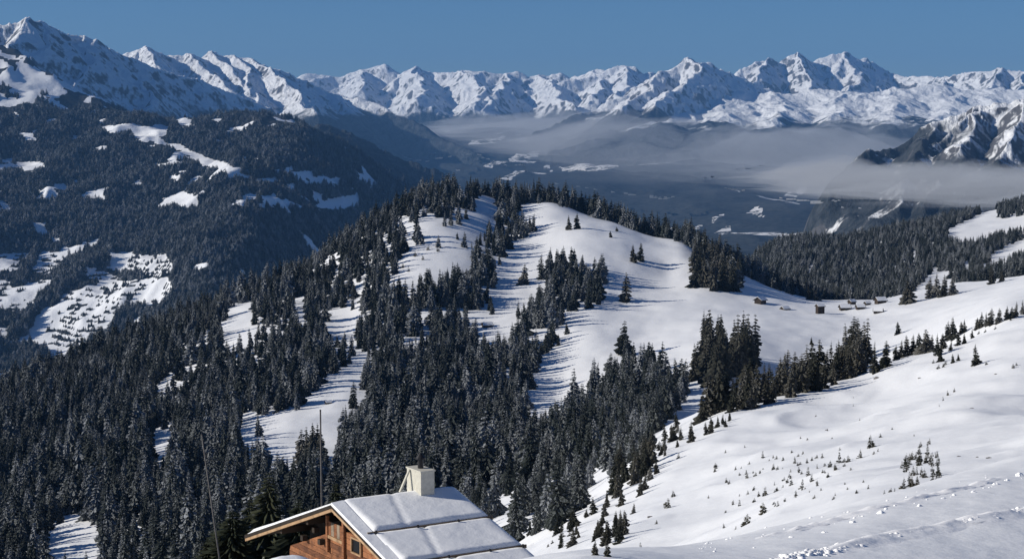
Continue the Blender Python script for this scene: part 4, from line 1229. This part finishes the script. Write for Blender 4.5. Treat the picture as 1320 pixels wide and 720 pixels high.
# snow on the roof: slabs held by snow guard logs
def snow_slab(name, y0, y1, x0, xs, thick, seed, lip=.10, roll0=False):
    nx, ny = 44, 26
    us, vs_ = np.linspace(0, 1, nx), np.linspace(0, 1, ny)
    U, Vv = np.meshgrid(us, vs_)
    Yg = y0 + (y1 - y0) * Vv
    x1 = np.vectorize(flare)(Yg) - .05 if y1 < 0 or y0 < 0 else np.full(Yg.shape, RL - .05)
    X = x0 + (x1 - x0) * U
    base = np.vectorize(zroof)(Yg)
    eu = np.minimum(np.clip(U / .05, 0, 1), np.clip((1 - U) / .10, 0, 1)); ev = np.clip((1 - Vv) / .05, 0, 1)
    ed = np.sqrt(np.clip(eu * (2 - eu), 0, 1)) * (.45 + .55 * np.sqrt(np.clip(ev * (2 - ev), 0, 1)))
    if roll0: pass
    th = thick * (.55 + .45 * Vv) * (1 + .10 * fbm(X / 2.6, Yg / 2.6, 2, seed)) + .006 * fbm(X / .5, Yg / .5, 2, seed + 2)
    crease = .06 * np.exp(-((X - (x0 + .42 * (xs - x0)) - .28 * (Yg - y0)) / .13) ** 2)
    Zt = base + .01 + np.maximum(.015, th * ed - crease)
    Zb = base - .015
    r, c = X.shape
    v = [tuple(p) for p in np.stack([X, Yg, Zt], -1).reshape(-1, 3)] + [tuple(p) for p in np.stack([X, Yg, Zb], -1).reshape(-1, 3)]
    n = r * c; f = []
    I = lambda i, j: i * c + j
    for i in range(r - 1):
        for j in range(c - 1):
            f.append((I(i, j), I(i + 1, j), I(i + 1, j + 1), I(i, j + 1))); f.append((n + I(i, j), n + I(i, j + 1), n + I(i + 1, j + 1), n + I(i + 1, j)))
    bd = [I(0, j) for j in range(c)] + [I(i, c - 1) for i in range(1, r)] + [I(r - 1, j) for j in range(c - 2, -1, -1)] + [I(i, 0) for i in range(r - 2, 0, -1)]
    for p, q in zip(bd, bd[1:] + bd[:1]): f.append((p, q, n + q, n + p))
    return build(name, v, f, M_SNOW, CH, True)
Y1b, Y2b = -3.1, -5.9
snow_slab('roof_snow', -.02, Y1b + .06, .45, RL, .27, 301)
snow_slab('roof_snow', Y1b - .12, Y2b + .06, .38, RL, .25, 305)
snow_slab('roof_snow', Y2b - .12, -WR_ + .05, .34, RL, .24, 309)
snow_slab('roof_snow', .02, WL_ - .05, .02, RL, .20, 313)
# thin crusted snow on the verge
mb = MB()
for ya_, yb_ in ((-.02, -4.3), (-4.3, -WR_)):
    mb.prism([(-.16, ya_, zroof(ya_) - .015), (.48, ya_, zroof(ya_) - .015), (.42, yb_, zroof(yb_) - .015), (-.16, yb_, zroof(yb_) - .015)],
             [(-.12, ya_, zroof(ya_) + .09), (.48, ya_, zroof(ya_) + .13), (.42, yb_, zroof(yb_) + .10), (-.12, yb_, zroof(yb_) + .08)])
mb.build('verge_snow', M_SNOW, CH)
for yb_ in (Y1b, Y2b):
    mb = MB(); z = zroof(yb_) + .10
    mb.box(.14, flare(yb_) + .05, yb_ - .03, yb_ + .05, z - .11, z + .045)
    mb.build('snow_guard', M_GREYWOOD, CH)
    for xx in (.5, 2.6, 4.7, 6.4):
        mb = MB(); mb.box(xx - .04, xx + .04, yb_ - .16, yb_ - .10, z - .14, z + .12); mb.build('guard_bracket', M_IRON, CH)
# chimney: white stack, cap, black flue and a leaning white board
CX, CY = 4.55, .05
mb = MB(); mb.box(CX - .36, CX + .36, CY - .68, CY + .68, APEX - .9, APEX + 1.10); ch = mb.build('chimney', M_PLASTER, CH)
mb = MB(); mb.box(CX - .40, CX + .40, CY - .72, CY + .72, APEX + 1.103, APEX + 1.17); mb.build('chimney_cap', M_PLASTER, ch)
mb = MB(); mb.tube((CX, CY, APEX + 1.173), (CX, CY, APEX + 1.60), .14, .13, 12); mb.tube((CX, CY, APEX + 1.60), (CX, CY, APEX + 1.67), .24, .24, 12); mb.tube((CX, CY, APEX + 1.67), (CX, CY, APEX + 1.90), .24, .05, 12)
mb.build('flue_pipe', M_IRON, ch)
mb = MB(); mb.prism([(CX - .95, CY + .30, APEX + .08), (CX - .88, CY + .30, APEX + .05), (CX - .88, CY + .42, APEX + .05), (CX - .95, CY + .42, APEX + .08)],
                    [(CX - .44, CY + .30, APEX + 1.08), (CX - .37, CY + .30, APEX + 1.08), (CX - .37, CY + .42, APEX + 1.08), (CX - .44, CY + .42, APEX + 1.08)])
mb.build('chimney_brace', M_PLASTER, CH)

# snow heap in front of the gable
p = at(372, 716, 73.0)
n1, n2 = 60, 40
X, Y = np.meshgrid(np.linspace(-3.6, 5.0, n1), np.linspace(-3.0, 3.0, n2))
hgt = 3.0 * np.exp(-((X + .2) / 2.2) ** 2 - (Y / 1.7) ** 2) + .8 * np.exp(-((X - 2.0) / 1.8) ** 2 - (Y / 1.6) ** 2) + .12 * fbm(X * .8, Y * .8, 3, 401)
wx, wy = p[0] + X, p[1] + Y
zg = zat(wx, wy)
lift = p[2] - (zat(np.array([p[0]]), np.array([p[1]]))[0])
Z = zg - .15 + np.maximum(0, hgt - .12) / 3.0 * (lift + .15)
o = grid_mesh('snow_drift', wx, wy, Z, M_SNOW)
tag(o, 'rounded white snow heap below the chalet gable', None, None, 'structure')

# dark green trees beside the chalet, close to the camera
PINE = [crown_mesh('pine_crown', 800 + i, M_PINE, H0, .26 + .03 * i, 46, 24, .03, .7, .30, .42) for i in range(3)]
def pine(px, top, D, h, label, wide=1.0, var=0):
    p = at(px, top, D); base = p[2] - h
    zg_ = float(zat(np.array([p[0]]), np.array([p[1]]))[0])
    h = p[2] - zg_
    o = empty('conifer', (p[0], p[1], zg_ - .1), random.uniform(0, 6))
    s = h / H0; w = wide / 5.5
    o.scale = (w, w, s)
    link(bpy.data.objects.new('crown', PINE[var]), o); link(bpy.data.objects.new('trunk', TRUNK[0]), o)
    tag(o, label, 'tree', 'dark green conifers beside the chalet')
pine(347, 606, 98, 6, 'dark green conifer peak left of the chalet gable, tallest of the near trees', 2.6, 0)
pine(300, 655, 92, 6, 'dark green conifer at the far left of the near trees', 2.6, 1)
pine(322, 640, 104, 6, 'dark green conifer tucked behind the leftmost near tree', 2.4, 2)
pine(385, 640, 96, 6, 'dark green conifer standing right behind the left eave of the chalet', 2.2, 2)
pine(432, 618, 112, 6, 'brownish green conifer rising behind the chalet gable peak', 2.2, 1)
pine(268, 690, 95, 6, 'low dark conifer at the foot of the leaning pole', 2.0, 0)

# poles
def pole(name, p0, p1, r, label, cap):
    o = empty(name, tuple(p0)); d = np.array(p1) - np.array(p0)
    mb = MB(); mb.tube((0, 0, 0), d, r, r * .8, 8); mb.build('shaft', M_POLE, o, True)
    mb = MB(); mb.tube(d, d + np.array([0, 0, .06]), r * 1.15, r * .6, 8); mb.build('cap', M_IRON, o)
    tag(o, label, 'pole')
pt = at(413, 529, 91); pb = at(415, 655, 91); zg_ = float(zat(np.array([pb[0]]), np.array([91.0]))[0])
pole('flag_pole', (pb[0], 91, zg_ - .2), pt, .05, 'slim grey pole standing upright behind the chalet gable', 1)
pt = at(260, 560, 72); pb = at(284, 728, 69)
zg_ = float(zat(np.array([pb[0]]), np.array([69.0]))[0])
d = pb - pt; k = (zg_ - .2 - pt[2]) / d[2]
pole('leaning_pole', pt + d * k, pt, .034, 'thin grey leaning pole at the left in front of the forest', 1)

# ================================================================== HUTS
def hut(px, py, wpx, label, rz, hk=.34, tall=0.0, group='huts on the far meadow', dep=.75):
    p = hit(px, py, 900)
    w = wpx * .88 * p[1] / F
    o = empty('hut', (p[0], p[1], p[2] - .2), rz)
    L, Wd, e = w * .5, w * .5 * dep, w * (hk + tall)
    rid = e + w * .26
    mb = MB()
    mb.prism([(-L * .9, -Wd * .85, -.3), (-L * .9, Wd * .85, -.3), (-L * .9, Wd * .85, e), (-L * .9, 0, rid - .1), (-L * .9, -Wd * .85, e)], [(L * .9, -Wd * .85, -.3), (L * .9, Wd * .85, -.3), (L * .9, Wd * .85, e), (L * .9, 0, rid - .1), (L * .9, -Wd * .85, e)])
    mb.build('wall', M_DARKWOOD, o)
    for nm, m_, z0, z1, g in (('roof', M_DARKWOOD, 0, .25, 1.08), ('roof_snow', M_SNOW, .26, .26 + w * .045, 1.0)):
        mb = MB()
        for s in (1, -1):
            ze = e - w * .05
            a = [(-L * g, 0, rid + z0), (L * g, 0, rid + z0), (L * g, s * Wd * 1.15 * g, ze + z0), (-L * g, s * Wd * 1.15 * g, ze + z0)]
            b = [(q[0], q[1], q[2] + z1 - z0) for q in a]
            if s < 0: a, b = a[::-1], b[::-1]
            mb.prism(a, b)
        mb.build(nm, m_, o)
    mb = MB(); mb.box(-w * .07, w * .07, -Wd * .85 - .12, -Wd * .85 - .01, -.2, e * .8); mb.build('door', M_IRON, o)
    return tag(o, label, 'hut', group)
hut(980, 391, 17, 'low dark hut with a snowy gable, leftmost on the meadow', .9)
hut(1012, 399, 12, 'small snow buried hut right of the leftmost one', .5, .16)
hut(1057, 404, 12, 'tall narrow dark hut standing apart in the middle of the meadow', .35, .75, .2)
hut(1089, 399, 16, 'long low hut in the front of the hamlet', .1, .22)
hut(1109, 398, 13, 'flat hut in the front of the hamlet, right of the long one', .15, .25)
hut(1098, 392, 11, 'dark hut with pointed roof behind the long low one', .6, .4)
hut(1118, 393, 9, 'smallest hut at the back of the hamlet', .4, .35)
hut(1135, 391, 16, 'brown hut at the back right of the hamlet by the wood', .3, .32)
hut(1132, 403, 14, 'dark half buried hut in front of the hamlet at right', -.3, .22)
hut(628, 421, 15, 'snow covered hut in the forest clearing on the hill', .3, .2, 0, None)
hut(423, 520, 9, 'tiny dark hut at the top of the forest clearing at left', .4, .25, 0, None)

# ------------------------------------------------------------------ labels that single out the members of small groups
ONES = ['', 'first', 'second', 'third', 'fourth', 'fifth', 'sixth', 'seventh', 'eighth', 'ninth', 'tenth', 'eleventh', 'twelfth', 'thirteenth', 'fourteenth', 'fifteenth', 'sixteenth', 'seventeenth', 'eighteenth', 'nineteenth', 'twentieth']
def ordinal(n):
    if n <= 20: return ONES[n]
    t, u = divmod(n, 10)
    return ('twenty', 'thirty', 'forty', 'fifty')[t - 2] + '-' + ONES[u] if u else ('twentieth', 'thirtieth', 'fortieth', 'fiftieth')[t - 2]
by = {}
for o in bpy.data.objects:
    if o.parent is None and o.get('group') and o.get('category'): by.setdefault((o['group'], o['label']), []).append(o)
for (g, l), m in by.items():
    if 1 < len(m) <= 58 and 'thicket of' not in g and 'lower forest' not in g and 'crumb' not in g:
        m.sort(key=lambda o: proj(*o.location)[0])
        for i, o in enumerate(m): o['label'] = ordinal(i + 1) + ' from left, ' + l
